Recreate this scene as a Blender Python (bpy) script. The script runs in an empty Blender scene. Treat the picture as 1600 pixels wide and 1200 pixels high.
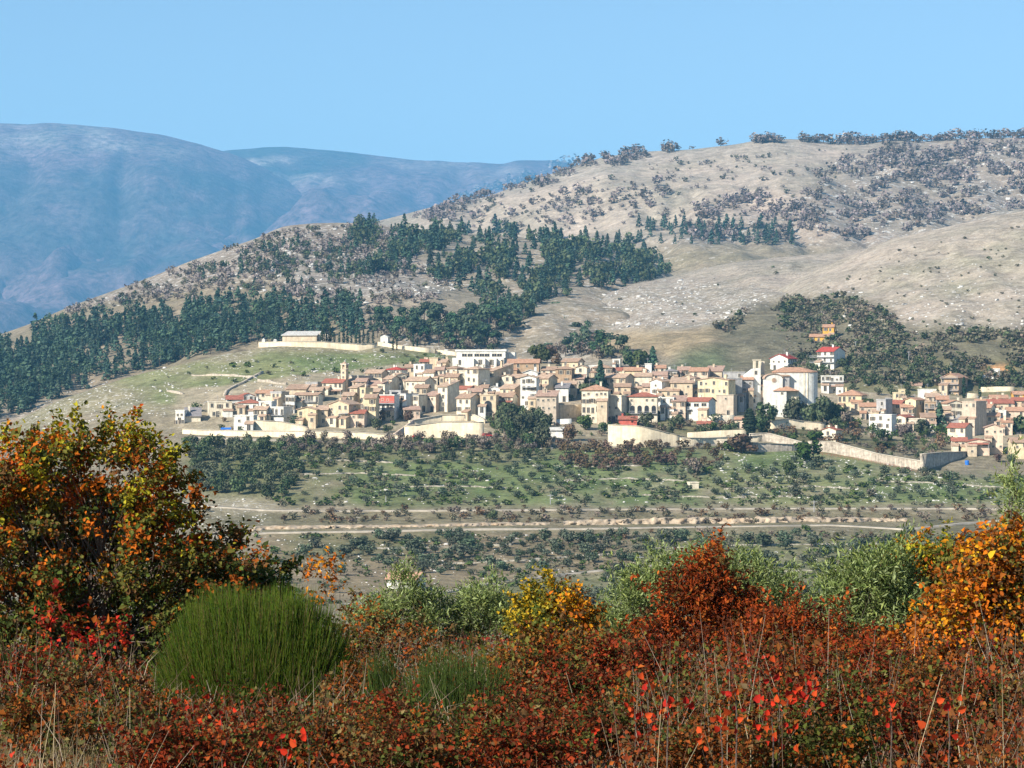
import bpy, math, random
import numpy as np

# ------------------------------------------------------------------ camera, sky, sun, exposure
K = 0.00028                      # tangent of one photograph pixel (1600 px wide frame)
scene = bpy.context.scene
COL = scene.collection
cam_data = bpy.data.cameras.new("camera")
cam = bpy.data.objects.new("camera", cam_data)
COL.objects.link(cam)
cam.location = (0, 0, 0)
cam.rotation_euler = (math.radians(90), 0, 0)
cam_data.sensor_width = 36.0
cam_data.lens = 18.0 / (800 * K)
cam_data.clip_start = 0.1
cam_data.clip_end = 40000
scene.camera = cam

SUN_TO = np.array([-0.63, -0.56, 0.535]); SUN_TO = SUN_TO / np.linalg.norm(SUN_TO)
SUN_EL = math.asin(SUN_TO[2])
SUN_AZ = math.atan2(SUN_TO[0], SUN_TO[1])       # clockwise from +Y
world = bpy.data.worlds.new("World")
scene.world = world
world.use_nodes = True
wn = world.node_tree
bg = wn.nodes["Background"]
sky = wn.nodes.new("ShaderNodeTexSky")
sky.sky_type = 'NISHITA'
sky.sun_disc = False
sky.sun_elevation = SUN_EL
sky.sun_rotation = SUN_AZ
sky.altitude = 600
sky.air_density = 1.0
sky.dust_density = 0.3
sky.ozone_density = 1.0
bg.inputs["Strength"].default_value = 0.08
wn.links.new(sky.outputs[0], bg.inputs["Color"])

sun_data = bpy.data.lights.new("sun", 'SUN')
sun_data.energy = 5.0
sun_data.angle = math.radians(0.5)
sun_data.color = (1.0, 0.93, 0.82)
sun = bpy.data.objects.new("sun", sun_data)
COL.objects.link(sun)
from mathutils import Vector, Matrix
sun.rotation_euler = Vector((-SUN_TO[0], -SUN_TO[1], -SUN_TO[2])).to_track_quat('-Z', 'Y').to_euler()

scene.view_settings.view_transform = 'Standard'
scene.view_settings.look = 'None'
scene.view_settings.gamma = 1.0
scene.view_settings.use_curve_mapping = False
scene.view_settings.exposure = 0.84
scene.render.engine = 'CYCLES'
scene.cycles.max_bounces = 5
scene.cycles.diffuse_bounces = 1
scene.cycles.transmission_bounces = 3
scene.cycles.volume_bounces = 1
scene.cycles.use_denoising = True

rng = np.random.default_rng(7)
random.seed(7)

# ------------------------------------------------------------------ helpers
def tag(o, label=None, cat=None, group=None, kind=None):
    if label: o["label"] = label
    if cat: o["category"] = cat
    if group: o["group"] = group
    if kind: o["kind"] = kind
    return o

def empty(name, loc, rz=0.0):
    o = bpy.data.objects.new(name, None)
    o.location = loc
    o.rotation_euler = (0, 0, rz)
    o.empty_display_size = 0.2
    COL.objects.link(o)
    return o

def link_mesh(name, me, parent=None):
    o = bpy.data.objects.new(name, me)
    COL.objects.link(o)
    if parent is not None:
        o.parent = parent
    return o

def np_mesh(name, verts, faces, mats, col=None, midx=None, smooth=False):
    """verts (n,3); faces (m,3|4) ndarray or list of such arrays"""
    me = bpy.data.meshes.new(name)
    verts = np.asarray(verts, dtype=np.float32)
    fl = faces if isinstance(faces, list) else [faces]
    fl = [np.asarray(f, dtype=np.int32) for f in fl if len(f)]
    sizes = np.concatenate([np.full(len(f), f.shape[1], dtype=np.int32) for f in fl])
    loops = np.concatenate([f.ravel() for f in fl])
    me.vertices.add(len(verts)); me.vertices.foreach_set("co", verts.ravel())
    me.loops.add(len(loops)); me.loops.foreach_set("vertex_index", loops)
    me.polygons.add(len(sizes))
    starts = np.concatenate([[0], np.cumsum(sizes)[:-1]]).astype(np.int32)
    me.polygons.foreach_set("loop_start", starts)
    me.polygons.foreach_set("loop_total", sizes)
    if midx is not None:
        me.polygons.foreach_set("material_index", np.asarray(midx, dtype=np.int32))
    if smooth:
        me.polygons.foreach_set("use_smooth", np.ones(len(sizes), dtype=bool))
    me.update(calc_edges=True)
    if col is not None:
        col = np.asarray(col, dtype=np.float32)
        if col.shape[1] == 3:
            col = np.concatenate([col, np.ones((len(col), 1), np.float32)], 1)
        at = me.color_attributes.new("Col", 'FLOAT_COLOR', 'POINT')
        at.data.foreach_set("color", col.ravel())
    for m in (mats if isinstance(mats, (list, tuple)) else [mats]):
        me.materials.append(m)
    return me

class MB:
    """collects boxes, prisms and tubes for one mesh"""
    def __init__(s): s.v = []; s.f = []; s.m = []
    def add(s, vs, fs, mi=0):
        o = len(s.v); s.v += [tuple(p) for p in vs]
        for f in fs: s.f.append(tuple(i + o for i in f)); s.m.append(mi)
    def box(s, x0, x1, y0, y1, z0, z1, mi=0):
        s.add([(x0,y0,z0),(x1,y0,z0),(x1,y1,z0),(x0,y1,z0),(x0,y0,z1),(x1,y0,z1),(x1,y1,z1),(x0,y1,z1)],
              [(0,3,2,1),(4,5,6,7),(0,1,5,4),(1,2,6,5),(2,3,7,6),(3,0,4,7)], mi)
    def prism_y(s, poly, y0, y1, mi=0):          # polygon in x,z (counter-clockwise seen from -y) extruded along y
        n = len(poly)
        s.add([(x,y0,z) for x,z in poly] + [(x,y1,z) for x,z in poly],
              [tuple(range(n)), tuple(range(2*n-1, n-1, -1))] + [(i, i+n, (i+1)%n+n, (i+1)%n) for i in range(n)], mi)
    def prism_x(s, poly, x0, x1, mi=0):          # polygon in y,z extruded along x
        n = len(poly)
        s.add([(x0,y,z) for y,z in poly] + [(x1,y,z) for y,z in poly],
              [tuple(range(n-1,-1,-1)), tuple(range(n, 2*n))] + [(i, (i+1)%n, (i+1)%n+n, i+n) for i in range(n)], mi)
    def tube(s, pts, rad, n=6, mi=0):
        pts = [Vector(p) for p in pts]; o = len(s.v); r0 = Vector((0.31,0.55,0.2))
        for i, p in enumerate(pts):
            d = (pts[min(i+1,len(pts)-1)] - pts[max(i-1,0)]).normalized()
            a = d.cross(r0).normalized(); b = d.cross(a)
            for k in range(n):
                t = 2*math.pi*k/n
                s.v.append(tuple(p + (a*math.cos(t) + b*math.sin(t))*rad[i]))
        for i in range(len(pts)-1):
            for k in range(n):
                q = (k+1)%n
                s.f.append((o+i*n+k, o+i*n+q, o+(i+1)*n+q, o+(i+1)*n+k)); s.m.append(mi)
        s.f.append(tuple(o+k for k in range(n-1,-1,-1))); s.m.append(mi)
        s.f.append(tuple(o+(len(pts)-1)*n+k for k in range(n))); s.m.append(mi)
    def build(s, name, mats, parent=None):
        me = bpy.data.meshes.new(name)
        me.from_pydata(s.v, [], s.f)
        for m in (mats if isinstance(mats, (list, tuple)) else [mats]): me.materials.append(m)
        me.polygons.foreach_set("material_index", np.array(s.m, dtype=np.int32))
        me.update()
        return link_mesh(name, me, parent)

def hash2(ix, iy, seed):
    h = (ix.astype(np.int64)*374761393 + iy.astype(np.int64)*668265263 + seed*2147483647) & 0xFFFFFFFF
    h = ((h ^ (h >> 13)) * 1274126177) & 0xFFFFFFFF
    h = h ^ (h >> 16)
    return (h & 0xFFFFFF) / float(0xFFFFFF)
def vnoise(x, y, seed=0):
    x = np.asarray(x, float); y = np.asarray(y, float)
    ix = np.floor(x); iy = np.floor(y); fx = x-ix; fy = y-iy
    fx = fx*fx*(3-2*fx); fy = fy*fy*(3-2*fy)
    a = hash2(ix,iy,seed); b = hash2(ix+1,iy,seed); c = hash2(ix,iy+1,seed); d = hash2(ix+1,iy+1,seed)
    return (a*(1-fx)+b*fx)*(1-fy) + (c*(1-fx)+d*fx)*fy
def fbm(x, y, octv=4, seed=0, gain=0.5):
    x = np.asarray(x, float); y = np.asarray(y, float)
    s = 0; a = 1; t = 0
    for i in range(octv):
        s = s + a*(vnoise(x*2**i+13.7*i, y*2**i+7.1*i, seed+i)-0.5); t += a; a *= gain
    return s/t*2                     # about -1..1

def inpoly(px, py, poly):
    px = np.asarray(px, float); py = np.asarray(py, float)
    r = np.zeros(px.shape, bool); n = len(poly)
    for i in range(n):
        x0,y0 = poly[i]; x1,y1 = poly[(i+1)%n]
        if y0 == y1: continue
        c = ((y0 > py) != (y1 > py)) & (px < (x1-x0)*(py-y0)/(y1-y0)+x0)
        r ^= c
    return r
def PL(pts):
    xs = [p[0] for p in pts]; ys = [p[1] for p in pts]
    return lambda u: np.interp(u, xs, ys)

# ------------------------------------------------------------------ materials
def new_mat(name):
    m = bpy.data.materials.new(name); m.use_nodes = True
    nt = m.node_tree
    b = nt.nodes["Principled BSDF"]
    return m, nt, b
def N(nt, t, **kw):
    n = nt.nodes.new(t)
    for k, v in kw.items(): setattr(n, k, v)
    return n
def noise_node(nt, vec, scale, detail=4, rough=0.55):
    n = N(nt, "ShaderNodeTexNoise"); n.inputs["Scale"].default_value = scale
    n.inputs["Detail"].default_value = detail; n.inputs["Roughness"].default_value = rough
    nt.links.new(vec, n.inputs["Vector"]); return n
def ramp(nt, fac, stops):
    r = N(nt, "ShaderNodeValToRGB"); e = r.color_ramp.elements
    while len(e) < len(stops): e.new(0.5)
    for i,(p,c) in enumerate(stops): e[i].position = p; e[i].color = (*c, 1) if len(c)==3 else c
    nt.links.new(fac, r.inputs["Fac"]); return r
def mixc(nt, mode, fac, a, b):
    m = N(nt, "ShaderNodeMix", data_type='RGBA', blend_type=mode)
    for sock, v in ((0, fac), (6, a), (7, b)):
        if hasattr(v, "node"): nt.links.new(v, m.inputs[sock])
        elif sock == 0: m.inputs[0].default_value = v
        else: m.inputs[sock].default_value = (*v, 1)
    return m.outputs[2]

def mat_terrain(name, s1, s2, rock=(0.52,0.49,0.44), bump=1.0, bdist=1.0, rockscale=None, con=1.0, grain=5.0):
    m, nt, b = new_mat(name)
    g = N(nt, "ShaderNodeNewGeometry"); at = N(nt, "ShaderNodeAttribute", attribute_name="Col")
    n1 = noise_node(nt, g.outputs["Position"], s1, 6, 0.65)
    n2 = noise_node(nt, g.outputs["Position"], s2, 4, 0.6)
    v1 = ramp(nt, n1.outputs[0], [(0.28,tuple(max(.04,1-(1-x)*con) for x in (0.55,0.53,0.52))),(0.72,tuple(1+(x-1)*con for x in (1.4,1.4,1.38)))])
    c = mixc(nt, 'MULTIPLY', 0.85, at.outputs["Color"], v1.outputs[0])
    v2 = ramp(nt, n2.outputs[0], [(0.3,(0.74,0.78,0.72)),(0.7,(1.25,1.2,1.2))])
    c = mixc(nt, 'MULTIPLY', 0.8, c, v2.outputs[0])
    n4 = noise_node(nt, g.outputs["Position"], s1*grain, 3, 0.7)
    v4 = ramp(nt, n4.outputs[0], [(0.32,(0.62,0.62,0.60)),(0.68,(1.3,1.3,1.3))])
    c = mixc(nt, 'MULTIPLY', 0.75, c, v4.outputs[0])
    n3 = noise_node(nt, g.outputs["Position"], rockscale or s1*1.7, 5, 0.7)
    add = N(nt, "ShaderNodeMath", operation='ADD'); nt.links.new(n3.outputs[0], add.inputs[0]); 
    sub = N(nt, "ShaderNodeMath", operation='MULTIPLY_ADD'); nt.links.new(at.outputs["Alpha"], sub.inputs[0]); sub.inputs[1].default_value = 0.4; sub.inputs[2].default_value = -0.2
    nt.links.new(sub.outputs[0], add.inputs[1])
    rf = ramp(nt, add.outputs[0], [(0.60,(0,0,0)),(0.68,(1,1,1))])
    c = mixc(nt, 'MIX', rf.outputs[0], c, rock)
    nt.links.new(c, b.inputs["Base Color"]); b.inputs["Roughness"].default_value = 0.95
    b.inputs["Specular IOR Level"].default_value = 0.1
    bp = N(nt, "ShaderNodeBump"); bp.inputs["Strength"].default_value = bump; bp.inputs["Distance"].default_value = bdist
    nt.links.new(n1.outputs[0], bp.inputs["Height"]); nt.links.new(bp.outputs[0], b.inputs["Normal"])
    return m

def mat_leaf(name, trans=0.3, objvar=0.0, rough=0.6, spec=0.25):
    m, nt, b = new_mat(name)
    at = N(nt, "ShaderNodeAttribute", attribute_name="Col")
    c = at.outputs["Color"]
    if objvar:
        oi = N(nt, "ShaderNodeObjectInfo")
        hsv = N(nt, "ShaderNodeHueSaturation")
        for sock, lo, hi in (("Hue", 0.5-0.03*objvar, 0.5+0.035*objvar), ("Value", 1-0.3*objvar, 1+0.35*objvar), ("Saturation", 1-0.25*objvar, 1+0.1*objvar)):
            mr = N(nt, "ShaderNodeMapRange"); mr.inputs[3].default_value = lo; mr.inputs[4].default_value = hi
            if sock == "Value":
                w = N(nt, "ShaderNodeMath", operation='MULTIPLY'); w.inputs[1].default_value = 7.31
                fr = N(nt, "ShaderNodeMath", operation='FRACT')
                nt.links.new(oi.outputs["Random"], w.inputs[0]); nt.links.new(w.outputs[0], fr.inputs[0]); nt.links.new(fr.outputs[0], mr.inputs[0])
            else: nt.links.new(oi.outputs["Random"], mr.inputs[0])
            nt.links.new(mr.outputs[0], hsv.inputs[sock])
        nt.links.new(c, hsv.inputs["Color"]); c = hsv.outputs[0]
    nt.links.new(c, b.inputs["Base Color"]); b.inputs["Roughness"].default_value = rough
    b.inputs["Specular IOR Level"].default_value = spec
    if trans > 0:
        tr = N(nt, "ShaderNodeBsdfTranslucent"); nt.links.new(c, tr.inputs["Color"])
        mx = N(nt, "ShaderNodeMixShader"); mx.inputs[0].default_value = trans
        nt.links.new(b.outputs[0], mx.inputs[1]); nt.links.new(tr.outputs[0], mx.inputs[2])
        nt.links.new(mx.outputs[0], nt.nodes["Material Output"].inputs["Surface"])
    return m

def mat_plain(name, col, scale=0.5, var=0.25, rough=0.9, stain=None, bump=0.0, obj=True, spec=0.2, streak=0.0):
    m, nt, b = new_mat(name)
    tc = N(nt, "ShaderNodeTexCoord")
    vec = tc.outputs["Object"] if obj else N(nt, "ShaderNodeNewGeometry").outputs["Position"]
    n1 = noise_node(nt, vec, scale, 5, 0.6)
    lo = tuple(c*(1-var) for c in col); hi = tuple(min(0.85, c*(1+var*0.6)) for c in col)
    c = ramp(nt, n1.outputs[0], [(0.3,lo),(0.7,hi)]).outputs[0]
    if stain:
        n2 = noise_node(nt, vec, scale*0.35, 3, 0.6)
        f = ramp(nt, n2.outputs[0], [(0.55,(0,0,0)),(0.75,(0.6,0.6,0.6))]).outputs[0]
        c = mixc(nt, 'MIX', f, c, stain)
    if streak:
        mp = N(nt, "ShaderNodeMapping"); mp.inputs["Scale"].default_value = (1.3, 1.3, 0.11)
        nt.links.new(vec, mp.inputs["Vector"]); n3 = noise_node(nt, mp.outputs[0], 1.0, 5, 0.65)
        v3 = ramp(nt, n3.outputs[0], [(0.35,(0.5,0.47,0.44)),(0.58,(1.06,1.06,1.05))]).outputs[0]
        c = mixc(nt, 'MULTIPLY', streak, c, v3)
    nt.links.new(c, b.inputs["Base Color"]); b.inputs["Roughness"].default_value = rough
    b.inputs["Specular IOR Level"].default_value = spec
    if bump:
        bp = N(nt, "ShaderNodeBump"); bp.inputs["Strength"].default_value = bump; bp.inputs["Distance"].default_value = 0.1
        nt.links.new(n1.outputs[0], bp.inputs["Height"]); nt.links.new(bp.outputs[0], b.inputs["Normal"])
    return m
def mat_roof(name, col):
    m, nt, b = new_mat(name)
    tc = N(nt, "ShaderNodeTexCoord")
    n1 = noise_node(nt, tc.outputs["Object"], 0.9, 5, 0.7)
    n2 = noise_node(nt, tc.outputs["Object"], 5.0, 2, 0.5)
    lo = tuple(c*0.62 for c in col); hi = tuple(min(0.8,c*1.25) for c in col)
    c = ramp(nt, n1.outputs[0], [(0.3,lo),(0.7,hi)]).outputs[0]
    v = ramp(nt, n2.outputs[0], [(0.3,(0.7,0.7,0.72)),(0.7,(1.2,1.15,1.1))]).outputs[0]
    c = mixc(nt, 'MULTIPLY', 0.8, c, v)
    nt.links.new(c, b.inputs["Base Color"]); b.inputs["Roughness"].default_value = 0.9
    b.inputs["Specular IOR Level"].default_value = 0.15
    w = N(nt, "ShaderNodeTexWave"); w.bands_direction = 'X'; w.inputs["Scale"].default_value = 1.6; w.inputs["Distortion"].default_value = 0.3
    nt.links.new(tc.outputs["Object"], w.inputs["Vector"])
    bp = N(nt, "ShaderNodeBump"); bp.inputs["Strength"].default_value = 0.6; bp.inputs["Distance"].default_value = 0.12
    nt.links.new(w.outputs[1], bp.inputs["Height"]); nt.links.new(bp.outputs[0], b.inputs["Normal"])
    return m

WALLC = dict(W=(0.78,0.75,0.68), C=(0.75,0.66,0.51), O=(0.64,0.51,0.35), T=(0.60,0.49,0.35), Y=(0.70,0.59,0.38), P=(0.70,0.54,0.41),
             G=(0.42,0.41,0.40), B=(0.44,0.31,0.20), A=(0.72,0.40,0.08), R=(0.55,0.14,0.10), S=(0.54,0.45,0.35))
ROOFC = dict(t=(0.54,0.39,0.28), r=(0.42,0.16,0.11), o=(0.54,0.32,0.21), b=(0.45,0.31,0.22), g=(0.30,0.28,0.28), w=(0.66,0.63,0.58), p=(0.50,0.34,0.26), R=(0.50,0.09,0.07))
WM = {k: mat_plain("plaster_"+k, c, 0.7, 0.26, 0.92, tuple(x*0.70 for x in c), streak=0.4) for k, c in WALLC.items()}
RM = {k: mat_roof("roof_tiles_"+k, c) for k, c in ROOFC.items()}
M_GLASS = mat_plain("window_glass", (0.025,0.028,0.035), 1.0, 0.4, 0.25, spec=0.5)
M_TRIM = mat_plain("stone_trim", (0.56,0.50,0.40), 1.0, 0.15)
M_SHUT = mat_plain("wood_shutter", (0.13,0.10,0.07), 2.0, 0.3, 0.7)
M_METAL = mat_plain("grey_metal", (0.35,0.35,0.36), 1.0, 0.2, 0.5)
M_DARK = mat_plain("dark_opening", (0.03,0.028,0.028), 1.0, 0.3)
M_LEAF = mat_leaf("leaves_near", 0.34, 0, 0.7, 0.05)
M_FAR = mat_leaf("leaves_far", 0.12, 1.0, 0.8, 0.1)
M_FARS = mat_leaf("leaves_far_mass", 0.10, 0, 0.8, 0.1)
M_BARK = mat_plain("bark", (0.13,0.10,0.08), 12.0, 0.45, 0.9, bump=0.4)
M_WALLST = mat_plain("pale_rendered_stone", (0.72,0.61,0.43), 0.45, 0.22, 0.95, (0.56,0.46,0.32), bump=0.3, streak=0.35)
M_WALLST2 = mat_plain("rough_field_stone", (0.46,0.40,0.32), 0.9, 0.45, 0.95, (0.34,0.29,0.22), bump=0.6, streak=0.6)
M_ROAD = mat_plain("pale_gravel_road", (0.35,0.31,0.25), 0.25, 0.35, 0.95, (0.24,0.21,0.15), obj=False)
M_CUT = mat_plain("cut_limestone", (0.40,0.32,0.23), 0.4, 0.5, 0.95, (0.44,0.27,0.13), bump=0.8, obj=False)
M_ROCK = mat_plain("limestone", (0.55,0.53,0.49), 0.6, 0.3, 0.95, bump=0.5, obj=False)
# ------------------------------------------------------------------ terrain sheets
class Sheet:
    """height field; rows of control points give, per bearing (pixel column), a distance and a height"""
    def __init__(s, name, u0, u1, du, rows, namp, nscale, seed, taper=(0.0, 0.0), crest_row=None, smooth=2, gully=None):
        us = np.arange(u0, u1+du, du, dtype=float); s.us = us; s.du = du
        Yc = []; Pc = []; cnt = []
        for (n, Ys, Ps) in rows:
            Yc.append(Ys(us) if callable(Ys) else np.full(len(us), float(Ys)))
            Pc.append(Ps(us) if callable(Ps) else np.full(len(us), float(Ps))); cnt.append(n)
        Yc = np.array(Yc); Pc = np.array(Pc)
        def sm(A, w):
            k = max(1, int(w/du)); ker = np.hanning(2*k+3)[1:-1]; ker /= ker.sum()
            return np.convolve(np.pad(A, (k, k), mode='edge'), ker, mode='valid')
        for i in range(len(rows)):
            wd = 14 if (crest_row is not None and i == crest_row) else (45 if name == "hillside" else 110)
            Pc[i] = sm(Pc[i], wd); Yc[i] = sm(Yc[i], 60)
        Zc = (600-Pc)*K*Yc
        Yl = []; Zl = []; tl = []
        for i in range(len(rows)-1):
            f = (np.arange(cnt[i])/cnt[i])[:,None]
            Yl.append(Yc[i]*(1-f)+Yc[i+1]*f); Zl.append(Zc[i]*(1-f)+Zc[i+1]*f); tl.append(i+f[:,0])
        Yl.append(Yc[-1:]); Zl.append(Zc[-1:]); tl.append(np.array([len(rows)-1.0]))
        Y = np.concatenate(Yl); Z = np.concatenate(Zl); t = np.concatenate(tl)
        for _ in range(smooth):
            Zs = Z.copy(); Zs[1:-1] = 0.25*Z[:-2]+0.5*Z[1:-1]+0.25*Z[2:]; Z = Zs
        X = (us[None,:]-800)*K*Y
        w = np.ones_like(Z)
        if crest_row is not None:
            w = np.where(t > crest_row, taper[0], np.clip(np.abs(t-crest_row)/1.2, taper[0], 1))[:,None]*np.ones_like(Z)
        for a, sc, k in zip(namp, nscale, range(9)):
            Z = Z + a*w*fbm(X/sc, Y/sc, 5, seed+11*k)
        if gully:
            ga, gx, gy = gully; q = fbm(X/gx+0.6*fbm(X/(gx*2.5),Y/gy,3,seed+5), Y/gy, 4, seed+7); Z = Z + ga*np.minimum(w,1)*(np.abs(q)*2-0.6)
        s.name, s.X, s.Y, s.Z, s.t = name, X, Y, Z, t
        s.U = np.repeat(us[None,:], len(t), 0)
        s.P = 600 - Z/(K*Y)
        s.Pmin = np.minimum.accumulate(s.P, 0)
    def hit(s, px, py):
        px = np.atleast_1d(np.asarray(px, float)); py = np.atleast_1d(np.asarray(py, float))
        c = np.clip((px-s.us[0])/s.du, 0, len(s.us)-1.001); i = c.astype(int); f = c-i
        out = np.full((len(px), 3), np.nan)
        ok0 = (px >= s.us[0]) & (px <= s.us[-1])
        for a in range(0, len(px), 4000):
            sl = slice(a, a+4000); ii = i[sl]; ff = f[sl]
            col = s.Pmin[:,ii]*(1-ff)+s.Pmin[:,ii+1]*ff
            below = col <= py[sl][None,:]
            hit = below.any(0) & ok0[sl]; k = np.clip(below.argmax(0), 1, len(s.t)-1)
            r = np.arange(len(ii))
            p0 = col[k-1,r]; p1 = col[k,r]
            g = np.clip((p0-py[sl])/np.maximum(p0-p1, 1e-6), 0, 1)
            def it(A): 
                A0 = A[k-1,ii]*(1-ff)+A[k-1,ii+1]*ff; A1 = A[k,ii]*(1-ff)+A[k,ii+1]*ff
                return A0*(1-g)+A1*g
            Yv = it(s.Y); Zv = it(s.Z)
            o = np.stack([(px[sl]-800)*K*Yv, Yv, Zv], 1); o[~hit] = np.nan
            out[sl] = o
        return out
    def zat(s, X, Y):
        """height of the sheet under world points"""
        X = np.atleast_1d(np.asarray(X, float)); Y = np.atleast_1d(np.asarray(Y, float))
        px = X/(K*Y)+800
        c = np.clip((px-s.us[0])/s.du, 0, len(s.us)-1.001); i = c.astype(int); f = c-i
        out = np.zeros(len(X))
        for n in range(len(X)):
            ycol = s.Y[:,i[n]]*(1-f[n])+s.Y[:,i[n]+1]*f[n]; zcol = s.Z[:,i[n]]*(1-f[n])+s.Z[:,i[n]+1]*f[n]
            out[n] = np.interp(Y[n], ycol, zcol)
        return out
    def build(s, mat, col):
        nt, nu = s.X.shape
        v = np.stack([s.X, s.Y, s.Z], -1).reshape(-1, 3)
        a = (np.arange(nt-1)[:,None]*nu + np.arange(nu-1)[None,:]).ravel()
        f = np.stack([a, a+1, a+nu+1, a+nu], 1)
        me = np_mesh(s.name, v, f, mat, col.reshape(-1, 4), smooth=True)
        o = link_mesh(s.name, me); o["kind"] = "structure"
        return o

# -- crest lines in the photograph's pixels
CR1 = PL([(-600,800),(-300,748),(0,668),(60,640),(100,622),(150,605),(200,588),(250,576),(300,563),(350,552),(405,543),(450,538),(500,538),(560,543),(590,539),(620,543),(660,548),(710,555),(800,562),(900,566),(1000,580),(1100,584),(1180,588),(1250,602),(1400,615),(1600,618),(2200,620)])
VB = PL([(-600,830),(0,715),(280,692),(700,692),(1000,697),(1200,708),(1440,734),(1600,738),(2200,745)])
YC1 = PL([(-600,930),(0,985),(400,1030),(600,1040),(900,1020),(1100,1010),(2200,1010)])
def fr(f, off=0): return lambda u: VB(u)*(1-f)+CR1(u)*f+off
def yf(f): return lambda u: 835*(1-f)+YC1(u)*f
L1 = Sheet("hillside", -700, 2300, 6, [
    (8,50,1614),(10,150,1552),(12,330,1119),(22,430,985),(20,520,928),(22,600,882),(12,652,842),(8,666,827),(10,690,811),(8,702,798),(16,730,780),(24,780,742),
    (30,835,VB),(30,yf(.25),fr(.25)),(30,yf(.5),fr(.5)),(30,yf(.75),fr(.77)),(16,YC1,CR1),(10,lambda u: YC1(u)+50,lambda u: CR1(u)+14),(10,lambda u: YC1(u)+200,lambda u: CR1(u)+90),(1,lambda u: YC1(u)+380,lambda u: CR1(u)+190)],
    [1.6, 0.5], [70, 14], 3, taper=(0.35,0), crest_row=16, smooth=6)
CR2 = PL([(1050,720),(1090,620),(1130,545),(1165,490),(1200,462),(1250,434),(1300,411),(1350,390),(1400,371),(1500,349),(1600,329),(1800,292),(2300,240)])
F2 = PL([(900,740),(1100,650),(1250,640),(2300,680)])
def f2(f): return lambda u: F2(u)*(1-f)+CR2(u)*f
L2 = Sheet("grassy_hill", 1040, 2300, 7, [
    (12,1005,F2),(16,1045,f2(.17)),(20,1100,f2(.32)),(26,1200,f2(.52)),(30,1330,f2(.74)),(24,1450,f2(.92)),(12,1520,CR2),(10,1600,lambda u: CR2(u)+14),(1,1800,lambda u: CR2(u)+110)],
    [8.0, 2.6], [150, 40], 21, taper=(0.12,0), crest_row=6, smooth=5, gully=(3.5, 45, 190))
CR7 = PL([(550,680),(700,600),(760,560),(800,520),(850,478),(900,462),(950,449),(1050,431),(1100,418),(1150,408),(1250,398),(1340,388),(1450,385),(1800,360)])
F7 = PL([(550,700),(1000,640),(1800,680)])
def f7(f): return lambda u: F7(u)*(1-f)+CR7(u)*f
L7 = Sheet("rocky_hill", 560, 1700, 7, [
    (12,1015,F7),(16,1055,f7(.17)),(20,1120,f7(.32)),(26,1250,f7(.5)),(30,1430,f7(.7)),(24,1640,f7(.9)),(12,1780,CR7),(10,1880,lambda u: CR7(u)+8),(1,2200,lambda u: CR7(u)+100)],
    [9.0, 3.0], [170, 42], 121, taper=(0.12,0), crest_row=6, smooth=5, gully=(4.0, 50, 200))
CR3 = PL([(-600,690),(-200,585),(0,522),(40,508),(100,482),(200,446),(300,406),(400,371),(440,352),(500,346),(560,346),(620,352),(700,362),(780,366),(870,374),(940,374),(1000,396),(1050,428),(1120,480),(1250,560)])
def f3(f): return lambda u: 725*(1-f)+CR3(u)*f
L3 = Sheet("wooded_hill", -700, 1250, 7, [
    (10,1090,725),(16,1180,f3(.22)),(24,1300,f3(.42)),(26,1500,f3(.64)),(24,1780,f3(.85)),(14,2050,CR3),(10,2200,lambda u: CR3(u)+10),(1,2600,lambda u: CR3(u)+90)],
    [11.0, 3.0], [170, 40], 41, taper=(0.1,0), crest_row=5, smooth=5, gully=(6.0, 70, 320))
CR4 = PL([(300,470),(400,400),(500,366),(560,351),(620,336),(700,316),(760,306),(800,292),(880,264),(940,243),(1000,235),(1080,231),(1150,223),(1200,213),(1260,217),(1300,222),(1340,223),(1400,216),(1440,220),(1500,215),(1600,213),(1900,205),(2400,215)])
def f4(f): return lambda u: 575*(1-f)+CR4(u)*f
L4 = Sheet("dry_mountain", 300, 2400, 7, [
    (10,1900,575),(20,2080,f4(.3)),(24,2350,f4(.55)),(24,2750,f4(.8)),(16,3150,CR4),(8,3350,lambda u: CR4(u)+12),(1,3900,lambda u: CR4(u)+80)],
    [30.0, 9.0], [300, 80], 61, taper=(0.06,0), crest_row=4, smooth=4, gully=(14.0, 110, 600))
CR5 = PL([(-1100,260),(-500,215),(-200,196),(0,192),(80,190),(120,194),(180,197),(250,208),(310,222),(370,239),(400,252),(450,278),(520,312),(640,360),(900,420),(1300,480)])
def f5(f): return lambda u: 640*(1-f)+CR5(u)*f
L5 = Sheet("far_mountain", -1100, 1300, 8, [
    (10,8800,640),(26,9900,f5(.35)),(30,11400,f5(.68)),(20,13500,CR5),(8,14200,lambda u: CR5(u)+10),(1,15800,lambda u: CR5(u)+90)],
    [380.0, 110.0], [1400, 420], 81, taper=(0.05,0), crest_row=3, smooth=3, gully=(260.0, 620, 3600))
CR6 = PL([(-600,300),(0,270),(250,252),(330,240),(370,235),(410,231),(450,228),(490,231),(520,233),(600,244),(640,250),(680,252),(740,255),(785,259),(805,252),(870,251),(905,259),(1000,285),(1300,330),(1900,380)])
def f6(f): return lambda u: 640*(1-f)+CR6(u)*f
L6 = Sheet("distant_ridge", -300, 1900, 8, [
    (10,9600,640),(30,11000,f6(.4)),(36,12600,f6(.72)),(24,14600,CR6),(8,15400,lambda u: CR6(u)+8),(1,16800,lambda u: CR6(u)+60)],
    [380.0, 110.0], [1400, 420], 91, taper=(0.05,0), crest_row=3, smooth=3, gully=(260.0, 560, 3600))
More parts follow.
